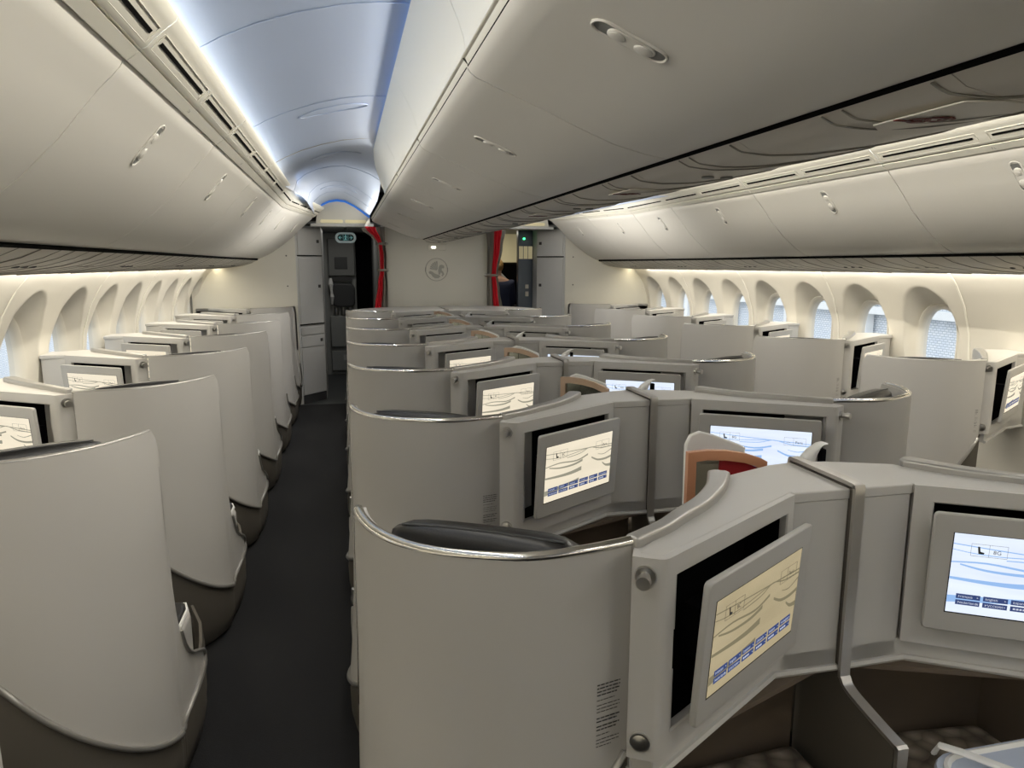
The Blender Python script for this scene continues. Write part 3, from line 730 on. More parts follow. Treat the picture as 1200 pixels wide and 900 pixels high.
    def stroke(pts, w0, w1):
        ps = smooth_path(pts, 4); n = len(ps); q = []
        for i, (a, b_) in enumerate(ps):
            w_ = 1.5*lerp(w0, w1, i/(n-1)); q.append((a, b_+w_/2)); 
        for i in range(n-1, -1, -1):
            a, b_ = ps[i]; w_ = 1.5*lerp(w0, w1, i/(n-1)); q.append((a, b_-w_/2))
        m_ = len(q); k = n
        st.add([D(a, b_) for a, b_ in q], [(i, i+1, m_-2-i, m_-1-i) for i in range(n-1)])
    stroke([(0,.87),(.3,.83),(.6,.80),(1,.76)], .008, .010)
    stroke([(0,.80),(.12,.77),(.3,.76),(.62,.80)], .006, .008)
    stroke([(0,.64),(.2,.66),(.45,.62),(.62,.68)], .010, .022)
    stroke([(.05,.62),(.2,.57),(.4,.56),(.54,.60)], .012, .03)
    stroke([(0,.44),(.2,.42),(.38,.42),(.53,.45)], .02, .05)
    stroke([(.3,.72),(.5,.74),(.64,.80),(.8,.74),(1,.72)], .008, .012)
    stroke([(.68,.60),(.78,.52),(.9,.50),(1,.52)], .02, .03)
    stroke([(.86,.44),(.92,.37),(1,.35)], .015, .04)
    stroke([(.78,.63),(.88,.60),(1,.66)], .006, .012)
    stroke([(0,.17),(.2,.20),(.4,.23),(.5,.26)], .06, .03)
    mb_build(st, 'picture_strokes', disp[1], dp, sx, o0, smooth=False, recalc=False)
    bt = MB(); tx_ = MB()
    LG = [['Français', 'English', 'Español', 'Deutsch', 'Italiano', 'Português'], ['Nederlands', 'Русский', 'العربية', '中文', '日本語', '한국어']]
    for r in range(2):
        for c in range(6):
            a = .05 + .153*c; b_ = .155 - .078*r + .03
            q = [D(a,b_,.0563), D(a+.137,b_,.0563), D(a+.137,b_+.062,.0563), D(a,b_+.062,.0563)]
            bt.add(q, [(0,1,2,3)])
            if r == 0 or c < 2:
                put_text(tx_, LG[r][c], .0085, D(a+.012, b_+.017, .0566), vr, (0,0,1), (0,0,0))
            else:
                for j in range(4): tx_.add([D(a+.015+.018*j,b_+.02,.0566), D(a+.028+.018*j,b_+.02,.0566), D(a+.028+.018*j,b_+.042,.0566), D(a+.015+.018*j,b_+.042,.0566)], [(0,1,2,3)])
            tx_.add([D(a+.118,b_+.024,.0566), D(a+.128,b_+.031,.0566), D(a+.118,b_+.038,.0566)], [(0,1,2)])
    mb_build(bt, 'language_buttons', 'btn', dp, sx, o0, smooth=False, recalc=False)
    mb_build(tx_, 'button_text', 'btntxt', dp, sx, o0, smooth=False, recalc=False)
    ic = MB()
    def box_outline(a0, a1, b0, b1):
        w_ = .0022
        for (p, q) in (((a0,b0),(a1,b0)),((a1,b0),(a1,b1)),((a1,b1),(a0,b1)),((a0,b1),(a0,b0))):
            ic.tube([D(*p,.0564), D(*q,.0564)], .0003, 4)
    box_outline(.10,.20,.74,.89); box_outline(.20,.30,.74,.89)
    put_text(ic, seatno, .0125, D(.222,.782,.0566), vr, (0,0,1), (0,0,0))
    ic_a = ic; ic = MB(); box_outline(.74,.83,.72,.87); box_outline(.83,.95,.72,.87)
    put_text(ic, '-:--', .0105, D(.762,.765,.0566), vr, (0,0,1), (0,0,0)); put_text(ic, 'Paris', .0125, D(.848,.762,.0566), vr, (0,0,1), (0,0,0))
    mb_build(ic, 'destination_text', 'ink', dp, sx, o0, smooth=False, recalc=False); ic = ic_a
    ic.add([D(.135,.86,.0566),D(.147,.86,.0566),D(.152,.80,.0566),D(.175,.79,.0566),D(.172,.77,.0566),D(.142,.77,.0566)], [(0,1,2,3,4,5)])
    mb_build(ic, 'seat_number_text', 'ink', dp, sx, o0, smooth=False, recalc=False)
    if solid_top:
        # flat counter behind the screens up to the front wall
        if kind == 'c': poly = [(x, y) for x, y in SPth[::2]][::-1]; poly = [(-1.05,1.36),(-.98,1.6),(-.85,1.8),(-.65,2.0),(-.4,2.12),(-.012,2.12),(-.012,1.50),(-.078,1.49),(-.225,1.432),(-.38,1.262),(-.507,1.160)] + [(p[0]+.012,p[1]+.012) for p in SPth]
        else: poly = [(p[0]+.004,p[1]+.014) for p in SPth][::-1] + [(2.20,1.92),(2.40,2.15),(2.45,2.20),(1.64,2.22)]
        if kind == 'c': poly = poly[::-1]
        mb = MB(); mb.prism(poly, 1.118, 1.139); B(mb, 'counter', 'console', bevel=.002)
        return root
    # ---- footwell under the console
    if kind == 'c':
        mb = MB()
        mb.prism([(-.50,1.36),(-.03,1.40),(-.03,1.42),(-.50,1.38)], 0, .712); mb.prism([(-.60,1.10),(-.585,1.09),(-.49,1.37),(-.51,1.38)], 0, .712)
        mb.prism([(-.585,1.09),(-.02,1.31),(-.02,1.41),(-.50,1.38)], .700, .712)
        B(mb, 'footwell', 'brown', smooth=False)
        mb = MB(); mb.prism([(-.47,.80),(-.035,.80),(-.035,1.385),(-.47,1.345)], .10, .40); ot = B(mb, 'ottoman', 'taupe', bevel=.01)
        mb = MB(); mb.prism([(-.475,.79),(-.034,.79),(-.034,1.385),(-.475,1.345)], .395, .47); mb_build(mb, 'quilted_pad', 'quilt', ot, sx, o0, bevel=.03, seg=4)
    # ---- seat (angled towards the console)
    fd = Vector((.50, .866, 0)); rd = Vector((.866, -.50, 0))
    hc = Vector((-.868, 1.222, 0)) if kind == 'c' else Vector((1.86, 2.10, 0))
    if kind == 'w': hc = Vector((1.875, 2.075, 0))
    zt = 1.150 if kind == 'c' else 1.145
    up = Vector((0,0,1))
    mb = MB(); rings = []
    for k in range(13):      # headrest: pillowy lofted bar
        t = -1 + 2*k/12; s_ = (1-abs(t)**9)**.5 if abs(t) < 1 else .25; s_ = max(s_, .55)
        c = hc + rd*(.032 + .176*t) + up*(zt - .085 - .004*t*t)
        rings.append([c + fd*(.045*s_*math.copysign(abs(math.cos(a))**.5, math.cos(a))) + up*(.085*(.7+.3*s_)*math.copysign(abs(math.sin(a))**.6, math.sin(a))) for a in [2*pi*j/14 for j in range(14)]])
    mb.loft(rings); hr_ = B(mb, 'headrest', 'leather', ang=70)
    mb = MB(); mb.tube([hc + rd*(.030 + .155*t) - fd*.036 + up*(zt - .030 - .004*t*t) for t in [-1+2*k/12 for k in range(13)]], .003, 6)
    mb.tube([hc + rd*(.032 + .155*t) - fd*.014 + up*(zt - .0005 - .004*t*t) for t in [-1+2*k/12 for k in range(13)]], .0025, 6); mb_build(mb, 'piping', 'darkgrey', hr_, sx, o0)
    mb = MB(); mb.obox(hc + fd*.05 + up*.70, rd, .21, fd, .065, up, .30); B(mb, 'backrest', 'leather', bevel=.04, seg=4)
    mb = MB(); mb.obox(hc + fd*.33 + up*.40, rd, .22, fd, .24, up, .065); B(mb, 'seat_cushion', 'leather', bevel=.035, seg=4)
    mb = MB(); mb.obox(hc + fd*.28 + up*.17, rd, .19, fd, .2, up, .17); B(mb, 'seat_base', 'taupe', smooth=False)
    # ---- storage cabinet with mirrored door, red lining and lamp fin
    if kind == 'c' and sx > 0:
        cb = MB()
        o_ = Vector((-.272, 1.545, 0)); ux = Vector((.985, -.05, 0)).normalized(); nv = Vector((-.05,-.99,0))
        def ar(x0, x1, z0, z1, d, r=.02):
            pts = [(x0, z0), (x1, z0)] + [(lerp(x1, x0, k/8), z1 - .028*(1-k/8)**1.6) for k in range(9)]
            return pts
        outp = [(0,.86),(0,1.172),(.05,1.175),(.10,1.172),(.15,1.163),(.195,1.148),(.21,1.14),(.21,.86)]
        inn = [(.022,.88),(.022,1.148),(.05,1.151),(.10,1.148),(.148,1.14),(.185,1.127),(.192,1.12),(.192,.88)]
        n = len(outp)
        a = [o_ + ux*p[0] + up*p[1] for p in outp]; b2 = [o_ + ux*p[0] + up*p[1] for p in inn]; h = nv*.016
        cb.loft([[p for p in b2], [p for p in a], [p + h for p in a], [p + h for p in b2]] + [[p for p in b2]], cap=False)
        cd = B(cb, 'cabinet_door', 'copper', ang=30)
        mb = MB(); mb.lprism([(.022,.88),(.022,1.148),(.085,1.15),(.085,.88)], o_ + nv*.003, ux, up, nv*.004); mb_build(mb, 'mirror', 'mirror', cd, sx, o0, smooth=False)
        mb = MB(); mb.lprism([(.085,.88),(.085,1.149),(.148,1.14),(.192,1.122),(.192,.88)], o_ + nv*.001, ux, up, nv*.003); mb_build(mb, 'red_lining', 'velvet', cd, sx, o0, smooth=False)
        # raised white lid behind
        mb = MB(); l0 = Vector((-.13,1.70,0)); lx = Vector((.97,-.24,0))
        mb.lprism([(-.055,.90),(-.057,1.14),(-.045,1.168),(-.02,1.178),(.02,1.168),(.09,1.142),(.105,1.135),(.105,.90)], l0, lx, up, (.0,.014,0)); B(mb, 'cabinet_lid', 'white', bevel=.004)
        if sx < 0:
            pass
    return root
def lamp_fin():
    root = empty('reading_lamp', (.10, 1.56, .9))
    mb = MB(); rings = []
    path = [(.06,.86,.030),(.062,1.0,.030),(.068,1.09,.028),(.078,1.13,.026),(.094,1.152,.020),(.112,1.165,.010),(.126,1.168,.003)]
    for x, z, r in path: rings.append([(x + r*math.cos(a), 1.56 + .016*math.sin(a), z + r*.2*math.cos(a)) for a in [2*pi*j/12 for j in range(12)]])
    mb.loft(rings); mb.build('lamp_shade', 'white', parent=root, ang=60)
    MB().box(.115, .130, 1.552, 1.57, .90, 1.152).build('lamp_stem', 'black', parent=root, bevel=.003)
    return root

rows = ['nearest row', 'second row', 'third row', 'fourth row', 'fifth row', 'sixth row', 'front row at the bulkhead']
def place(root, dY, label, cat, grp):
    root.location.y += dY; tag(root, label, cat, grp)
sets = []
for kind, sx, nm, seatL, i0 in (('c', -1, 'right seat of the centre block', 'G', 0), ('c', 1, 'left seat of the centre block', 'C', 0),
                                 ('w', -1, 'left window side', 'A', -1), ('w', 1, 'right window side', 'L', -1)):
    cool = (kind, sx) == ('c', -1)
    d0 = ('dispcool', 'strokecool') if cool else ('dispwarm', 'strokewarm')
    proto = build_suite(kind, sx, d0, '8'+seatL)
    base_y = proto.location.y
    first = proto; idx = list(range(i0, 6))
    for j, i in enumerate(idx):
        r = proto if j == 0 else copy_tree(proto)
        r.location.y = base_y + i*PITCH
        if kind == 'c':
            lab = 'grey suite, %s, %s, %s' % (nm, rows[i], 'blue-white screen' if cool else 'cream screen')
        else:
            lab = 'grey suite, tall shell, %s, %s' % (nm, ('nearest, cut by the picture edge' if sx < 0 else 'nearest, mostly out of view') if i == -1 else ordn[j])
        tag(r, lab, 'seat suite', 'seat suites, %s' % nm)
        if kind == 'c' and sx == 1 and i > 0:      # the cabinet doors of the rows ahead stand less open
            for ch in COL.objects:
                if ch.name.startswith('cabinet_door') and ch.parent == r:
                    h_ = Matrix.Translation((.6-.062, 1.545-1.25, 0)); ch.matrix_local = h_ @ Matrix.Rotation(math.radians(-42), 4, 'Z') @ h_.inverted()
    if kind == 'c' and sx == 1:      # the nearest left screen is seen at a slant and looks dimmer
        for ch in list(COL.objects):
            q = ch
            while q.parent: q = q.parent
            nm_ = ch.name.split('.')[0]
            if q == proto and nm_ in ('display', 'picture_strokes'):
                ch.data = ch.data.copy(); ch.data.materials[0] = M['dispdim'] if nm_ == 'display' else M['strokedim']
        for ch in COL.objects:
            if ch.name.startswith('red_lining') and ch.parent and ch.parent.parent and ch.parent.parent != proto:
                if ch.data.name != 'cabinet_back': ch.data = ch.data.copy(); ch.data.name = 'cabinet_back'
                ch.data.materials[0] = M['mirror']; ch.name = 'cabinet_back'
            if ch.name.startswith('cabinet_door') and ch.parent != proto:
                ch.data = ch.data if ch.data.name == 'cabinet_door_far' else ch.data.copy(); ch.data.name = 'cabinet_door_far'; ch.data.materials[0] = M['champ']
    bc = build_suite(kind, sx, d0, '1'+seatL, solid_top=True)
    bc.location.y += 6*PITCH
    tag(bc, 'grey console with flat counter against the front wall, %s' % nm, 'console', 'bulkhead consoles')
lf = lamp_fin()
for i in range(6):
    r = lf if i == 0 else copy_tree(lf)
    r.location.y = 1.56 + i*PITCH
    tag(r, 'small white fin-shaped reading lamp behind the centre console, %s' % rows[i], 'lamp', 'fin-shaped reading lamps')
# dividers between the two centre seats
def divider():
    root = empty('privacy_divider', (0, 1.3, 0))
    MB().add(*(lambda P: ([(-.009, y, z) for y, z in P] + [(.009, y, z) for y, z in P],
        [list(range(len(P)))[::-1], list(range(len(P), 2*len(P)))] + [(k, (k+1)%len(P), (k+1)%len(P)+len(P), k+len(P)) for k in range(len(P))]))(
        [(1.10,.02),(1.10,.645),(1.235,.672),(1.275,.70),(1.275,1.14),(1.50,1.14),(1.50,.72),(1.42,.70),(1.42,.02)])).build('panel', 'taupe', parent=root, smooth=False)
    mb = MB(); P = smooth_path([(1.508,1.10),(1.506,1.143),(1.49,1.150),(1.40,1.150),(1.29,1.150),(1.274,1.146),(1.270,1.13),(1.270,.95),(1.270,.73),(1.264,.70),(1.24,.682),(1.16,.664),(1.095,.652),(1.088,.645),(1.088,.55),(1.088,.05)], 4)
    n = len(P); L_ = [(-.013, y, z) for y, z in P]; rings = []
    for i, (y, z) in enumerate(P):
        d = (Vector(P[min(i+1,n-1)]) - Vector(P[max(i-1,0)])).normalized(); q = Vector((-d.y, d.x))*.0045
        rings.append([(-.0125, y-q.x, z-q.y), (.0125, y-q.x, z-q.y), (.0125, y+q.x, z+q.y), (-.0125, y+q.x, z+q.y)])
    mb.loft(rings); mb.build('edge_strip', 'alu', parent=root, ang=50, bevel=.0015)
    return root
dv = divider()
for i in range(7):
    r = dv if i == 0 else copy_tree(dv)
    r.location.y = 1.3 + i*PITCH
    tag(r, 'aluminium-edged divider between the paired centre consoles, %s' % rows[i], 'divider', 'privacy dividers')
# a lidded box on the near right ottoman
root = empty('storage_box', (.24, .93, .47))
mb = MB(); mb.loft([[(.24+p[0]*s_, .93+p[1]*s_, z) for p in rrect(.36,.36,.08,6)] for s_, z in ((.85,.472),(.93,.50),(1,.585),(1,.60),(.985,.606))]); mb.build('box_body', 'bluewhite', parent=root, ang=50)
mb = MB(); mb.loft([[(.24+p[0]*s_, .93+p[1]*s_, z) for p in rrect(.36,.36,.08,6)] for s_, z in ((.93,.600),(.93,.612),(.90,.614),(.87,.606),(.86,.604))]); mb.build('lid', 'white', parent=root, ang=50)
mb = MB(); mb.tube([(.115,1.12,.60),(.118,1.112,.622),(.14,1.08,.626),(.25,.93,.628),(.33,.80,.626),(.345,.775,.615)], .011, 8, .5); mb.build('handle', 'white', parent=root)
tag(root, 'pale blue lidded box with white strap handle at the lower right corner', 'box')

# ================================================================== FRONT END
YF = 8.52
struct(MB().add([(-.64,YF,0),(.66,YF,0),(.66,YF,2.2),(-.64,YF,2.2),(-.64,YF+.06,0),(.66,YF+.06,0),(.66,YF+.06,2.2),(-.64,YF+.06,2.2)], [(0,1,2,3),(4,7,6,5),(0,3,7,4),(1,5,6,2)]), 'wall_centre', 'bulk', smooth=False)
for sx, nm in ((-1,'left'),(1,'right')):
    mb = MB(); mb.prism([(sx*2.75,8.46),(sx*1.60,8.535),(sx*1.60,8.545),(sx*2.75,8.48)], 0, 2.25); struct(mb, 'wall_front_'+nm, 'bulk', smooth=False)
    mb = MB()
    for z in (1.72, 1.38): mb.ball((sx*1.70, 8.527, z), .008, .004, .008)
    struct(mb, 'trim_%d' % ti, 'ink'); ti += 1
    # header above the aisle opening with the small arch
    mb = MB(); A = [(x, z) for x, z in PB[1:]]
    poly = [(-1.36,2.075)] + A + [(-.76,2.075)]
    mb.add([(-sx*x, 8.47, z) for x, z in poly], [list(range(len(poly)))]); struct(mb, 'trim_%d' % ti, 'bulk', smooth=False, solid=.02); ti += 1
    mb = MB(); mb.box(min(sx*.72,sx*1.42), max(sx*.72,sx*1.42), 8.44, 8.60, 2.045, 2.078); struct(mb, 'trim_%d' % ti, 'monument', bevel=.006); ti += 1
    mb = MB()
    for a, b_ in ((.80,1.04),(1.06,1.31)): mb.lprism(rrect(b_-a, .035, .015), (sx*(a+b_)/2, 8.455, 2.105), (1,0,0), (0,0,1), (0,-.006,0))
    struct(mb, 'trim_%d' % ti, 'creamlight'); ti += 1
    # closet monument, set at an angle
    a, b_ = Vector((sx*1.59, 8.55, 0)), Vector((sx*1.325, 8.86, 0)); u = (b_-a).normalized(); L = (b_-a).length; nn = Vector((-u.y, u.x, 0)); nn = nn if nn.y < 0 else -nn
    root = empty('closet', (a+b_)/2)
    mb = MB(); mb.prism([(a.x,a.y),(b_.x,b_.y),(b_.x,b_.y+.8),(sx*2.2,b_.y+.8),(sx*2.2,a.y+.01),(sx*1.6,a.y)], 0, 2.06); mb.build('carcass', 'monument', parent=root, smooth=False)
    mb = MB(); mb.lprism([(.01,.0),(L-.01,.0),(L-.01,.10),(.01,.10)], a, u, (0,0,1), nn*.004); mb.build('kick_plate', 'darkgrey', parent=root, smooth=False)
    for z0, z1 in ((.105,.66),(.67,.80),(.81,.90),(.935,1.70),(1.73,2.05)):
        mb = MB(); mb.lprism([(.015,z0),(L-.02,z0),(L-.02,z1-.006),(.015,z1-.006)], a, u, (0,0,1), nn*.012); d = mb.build('door', 'monument', parent=root, bevel=.002)
        if z1 > .7 and z1 != .90:
            zz = (z1 - .33 if z1 == 1.70 else (z0+z1)/2); uu = L-.07 if sx < 0 else L-.06
            mb = MB(); mb.lprism([(uu-.02,zz-.018),(uu+.02,zz-.018),(uu+.02,zz+.018),(uu-.02,zz+.018)], a + nn*.012, u, (0,0,1), nn*.006); mb.build('door_latch', 'ink', parent=d, bevel=.003)
    for z in (.93, 1.722):
        mb = MB(); mb.lprism([(.005,z-.004),(L-.005,z-.004),(L-.005,z+.008),(.005,z+.008)], a, u, (0,0,1), nn*.014); mb.build('bumper_strip', 'seam', parent=root, smooth=False)
    tag(root, 'tall grey closet with stacked doors beside the %s aisle opening' % nm, 'closet')
# emblem: ring with a winged seahorse shape
root = empty('emblem', (0, YF-.001, 1.566))
R0 = .131
mb = MB(); mb.tube([(R0*math.cos(2*pi*k/48), YF-.003, 1.566 + R0*math.sin(2*pi*k/48)) for k in range(49)], .006, 6, .5); mb.build('ring', 'emblem', parent=root)
def flat(P, d=.003): 
    q = MB(); q.lprism([(x*R0, z*R0) for x, z in P], (0, YF-.0005, 1.566), (1,0,0), (0,0,1), (0,-d,0)); return q
mb = MB()
for k in range(6):      # wing feathers fan upwards left
    a0 = math.radians(92 + 13*k); a1 = math.radians(92 + 13*k + 10.5); r1 = .84 - .02*k
    c = (.12, -.10)
    P = [(c[0]+.12*math.cos(a0), c[1]+.12*math.sin(a0)), (c[0]+r1*math.cos(a0), c[1]+r1*math.sin(a0)+.0), (c[0]+(r1+.03)*math.cos((a0+a1)/2), c[1]+(r1+.03)*math.sin((a0+a1)/2)), (c[0]+r1*math.cos(a1), c[1]+r1*math.sin(a1)), (c[0]+.12*math.cos(a1), c[1]+.12*math.sin(a1))]
    mb.lprism([(x*R0, z*R0) for x, z in P], (0, YF-.0005, 1.566), (1,0,0), (0,0,1), (0,-.003,0))
mb.build('wing', 'emblem', parent=root, smooth=False)
flat([(.18,-.45),(.14,-.1),(.20,.22),(.30,.40),(.48,.44),(.66,.36),(.72,.20),(.62,.10),(.48,.12),(.46,-.05),(.60,-.20),(.70,-.42),(.52,-.62),(.44,-.52),(.52,-.40),(.40,-.25),(.30,-.45)]).build('head', 'emblem', parent=root, smooth=False)
flat([(-.72,-.22),(-.60,-.12),(-.40,-.18),(-.18,-.34),(.02,-.42),(.26,-.50),(.34,-.66),(.12,-.78),(-.15,-.78),(-.36,-.64),(-.50,-.42),(-.66,-.36)]).build('tail', 'emblem', parent=root, smooth=False)
tag(root, 'round grey winged seahorse emblem on the cream front wall', 'emblem')
root = empty('wall_lamp', (-.03, YF, 1.82))
mb = MB(); mb.lprism(rrect(.22,.075,.02), (.01, YF, 1.825), (1,0,0), (0,0,1), (0,-.012,0)); mb.build('housing', 'bulk', parent=root, bevel=.004)
for x in (-.045, -.02): MB().cyl((x, YF-.010, 1.825), (x, YF-.02, 1.825), .012, 14).build('bulb', 'glow', parent=root)
tag(root, 'small twin white lamp high on the cream front wall', 'lamp')
# curtains
def drape(parent, name, m, cols, zs, wav, ph, y):
    mb = MB(); rings = []
    for (z, x0, x1) in zs:
        rings.append([(lerp(x0, x1, k/cols), y - wav*(.5+.5*math.cos(k*2*pi*2.5/cols + ph + z*1.5)), z) for k in range(cols+1)])
    mb.loft(rings, closed=False, cap=False); return mb.build(name, m, parent=parent, solid=.004, ang=70, recalc=False)
def interp(Z, keys):
    for (z0, a0, b0), (z1, a1, b1) in zip(keys, keys[1:]):
        if z0 >= Z >= z1: t = (z0-Z)/(z0-z1); t = t*t*(3-2*t); return (Z, lerp(a0,a1,t), lerp(b0,b1,t))
    return (Z, keys[-1][1], keys[-1][2])
for sx, nm in ((-1,'left'),(1,'right')):
    root = empty('curtain', (sx*.69, 8.48, 0))
    kk = [(2.05,-.88,-.60),(1.90,-.72,-.60),(1.87,-.69,-.60),(1.72,-.68,-.585),(1.58,-.68,-.59),(1.40,-.70,-.58),(1.1,-.75,-.585),(.1,-.80,-.6)] if sx < 0 else [(2.05,-.84,-.585),(1.85,-.80,-.60),(1.50,-.735,-.60),(1.3,-.76,-.60),(1.1,-.79,-.60),(.1,-.82,-.6)]
    zs = [interp(2.05 - 1.95*k/40, kk) for k in range(41)]
    drape(root, 'grey_drape', 'curt', 24, [(z, -sx*a if sx > 0 else a, -sx*b_ if sx > 0 else b_) for z, a, b_ in zs], .05, 0, 8.50)
    f0, f1 = (.25, .62) if sx < 0 else (.28, .62)
    zr = [(z, lerp(a, b_, f0 - (.16 if z < 1.5 and sx < 0 else .04)), lerp(a, b_, f1 - (.12 if z < 1.5 and sx < 0 else 0))) for z, a, b_ in zs]
    drape(root, 'red_lining', 'red', 12, [(z, -sx*a if sx > 0 else a, -sx*b_ if sx > 0 else b_) for z, a, b_ in zr], .025, 1, 8.445)
    for z in ((1.86, 1.56) if sx < 0 else (1.50,)):
        q = interp(z, kk); mb = MB(); s2 = 1 if sx < 0 else -1
        mb.tube([(s2*q[1]-s2*.004, 8.50, z), (s2*lerp(q[1],q[2],.3), 8.428, z), (s2*lerp(q[1],q[2],.7), 8.428, z), (s2*q[2]+s2*.015, 8.47, z)], .014, 8, 1.2); mb.build('tie_band', 'curt', parent=root)
        MB().ball((s2*(q[2]+.02), 8.46, z), .014, .014, .014).build('tie_button', 'alu', parent=root)
    tag(root, 'taupe curtain with red stripe tied back at the %s edge of the front wall' % nm, 'curtain')
# vestibule
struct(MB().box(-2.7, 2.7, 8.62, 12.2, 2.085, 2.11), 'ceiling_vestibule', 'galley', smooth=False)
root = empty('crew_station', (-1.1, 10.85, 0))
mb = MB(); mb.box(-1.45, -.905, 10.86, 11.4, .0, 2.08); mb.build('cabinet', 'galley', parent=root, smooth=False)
mb = MB(); mb.box(-1.29, -.915, 10.80, 10.87, 1.46, 2.0); mb.build('upper_panel', 'midgrey', parent=root, bevel=.01)
mb = MB(); mb.box(-1.20, -1.02, 10.79, 10.81, 1.56, 1.73); mb.build('monitor', 'darkgrey', parent=root, bevel=.004)
mb = MB(); mb.box(-1.24,-.96,10.80,10.86,1.38,1.45); mb.build('dark_slot', 'ink', parent=root)
mb = MB(); mb.lprism(rrect(.33,.34,.08), (-1.09, 10.80, 1.18), (1,0,0), (0,0,1), (0,.06,0)); mb.build('jumpseat_back', 'darkgrey', parent=root, bevel=.02, seg=3)
mb = MB(); mb.box(-1.29, -.93, 10.78, 10.86, .42, .88); mb.build('jumpseat_pan', 'galley', parent=root, bevel=.015)
mb = MB(); mb.box(-1.29, -.93, 10.80, 10.86, .06, .36); dr = mb.build('drawer', 'galley', parent=root, bevel=.01)
mb = MB(); mb.box(-1.12,-1.05,10.795,10.80,.22,.30); mb.build('label_plate', 'monument', parent=dr, smooth=False)
mb = MB(); mb.tube([(-1.265,10.78,1.42),(-1.262,10.74,1.34),(-1.25,10.74,1.16),(-1.255,10.77,1.05)], [.02,.035,.028,.015], 8); mb.build('handset', 'white', parent=root)
for x in (-1.2, -1.1, -1.0): MB().cyl((x,10.80,.89),(x,10.80,1.0),.035,14).build('canister', 'steel', parent=root)
tag(root, 'dim grey crew station with fold-down seat and small monitor beyond the left aisle opening', 'crew station')
mb = MB(); mb.box(-.90,-.62,11.0,11.06,0,2.0); d = tag(mb.build('door_1', 'black', smooth=False), kind='structure')
MB().box(-.92,-.895,10.95,11.02,0,2.05).build('door_frame', 'galley', parent=d, smooth=False)
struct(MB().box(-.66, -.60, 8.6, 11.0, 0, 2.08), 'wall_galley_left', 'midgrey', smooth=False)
root = empty('exit_sign', (-1.035, 9.3, 1.955))
mb = MB(); mb.lprism(rrect(.255,.130,.06,8), (-1.035, 9.30, 1.955), (1,0,0), (0,0,1), (0,.04,0)); mb.build('frame', 'signwhite', parent=root, bevel=.006)
mb = MB(); mb.lprism(rrect(.198,.080,.038,8), (-1.035, 9.297, 1.955), (1,0,0), (0,0,1), (0,.004,0)); mb.build('glass', mat('sign_glass', (.01,.05,.055), .2), parent=root)
mb = MB()
for s_ in (-1, 1): mb.tube([(-1.035+s_*.06, 9.294, 1.975), (-1.035+s_*.085, 9.294, 1.955), (-1.035+s_*.06, 9.294, 1.935)], .004, 5); mb.tube([(-1.035+s_*.045, 9.294, 1.955), (-1.035+s_*.083, 9.294, 1.955)], .003, 5)
mb.ball((-1.035,9.293,1.985), .008,.003,.008); mb.tube([(-1.035,9.293,1.975),(-1.037,9.293,1.95),(-1.05,9.293,1.92)], .006, 5); mb.tube([(-1.037,9.293,1.95),(-1.02,9.293,1.92)], .005, 5)
mb.tube([(-1.055,9.293,1.963),(-1.035,9.293,1.97),(-1.015,9.293,1.958)], .004, 5)
for x in (-.03, .03): mb.tube([(-1.035+x,9.293,1.918),(-1.035+x,9.293,1.995)], .002, 5)
mb.build('exit_symbol', 'exitglow', parent=root)
MB().box(-1.05,-1.02,9.31,9.33,2.01,2.085).build('bracket', 'midgrey', parent=root)
tag(root, 'oval exit sign with arrows and running figure hanging beyond the left aisle opening', 'sign')
# galley beyond the right aisle
root = empty('galley_unit', (1.2, 9.3, 0))
MB().box(1.125,1.318,9.05,9.14,0,2.06).build('steel_cabinet', mat('galley_steel', (.10,.12,.15), .3, metal=.7), parent=root, bevel=.005)
for k in range(3): MB().box(1.135+k*.062,1.188+k*.062,9.042,9.05,1.70,1.86).build('lit_panel', 'creamlight', parent=root, smooth=False)
MB().cyl((1.20,9.045,1.955),(1.20,9.03,1.955),.014,14).build('indicator_lamp', 'green', parent=root)
MB().box(1.22,1.26,9.03,9.05,1.32,1.37).build('catch', 'steel', parent=root); MB().box(1.22,1.26,9.03,9.05,1.22,1.28).build('catch', 'steel', parent=root)
tag(root, 'steel galley cabinet with green indicator lamp beyond the right aisle opening', 'galley cabinet')
root = empty('galley_counter', (1.1, 10.6, 0))
MB().box(.70,1.6,10.6,11.4,0,1.02).build('counter', 'darkgrey', parent=root, bevel=.01)
MB().box(.70,1.6,10.75,11.4,1.02,1.62).build('dark_cubby', 'black', parent=root, smooth=False)
MB().box(.70,1.6,10.65,11.4,1.66,2.08).build('upper_locker', 'creamlight', parent=root, bevel=.01)
mb = MB(); mb.lprism([(0,0),(.30,-.30),(.30,-.34),(.06,-.34),(-.04,-.1)], (1.13,10.62,1.62), (1,0,0), (0,0,1), (0,.05,0)); mb.build('sloping_panel', 'monument', parent=root, smooth=False)
MB().box(1.20,1.26,10.56,10.60,1.17,1.31).build('red_latch', 'red', parent=root, bevel=.01)
MB().box(1.12,1.16,10.56,10.60,1.15,1.26).build('white_switch', 'white', parent=root, bevel=.006)
MB().box(1.15,1.28,10.56,10.60,.98,1.08).build('white_label', 'white', parent=root, bevel=.004)
tag(root, 'dark galley counter with sloping pale panel and cream locker behind the crew member', 'galley counter')
struct(MB().box(.50, .56, 8.6, 12.0, 0, 2.08), 'wall_galley_right', 'midgrey', smooth=False)
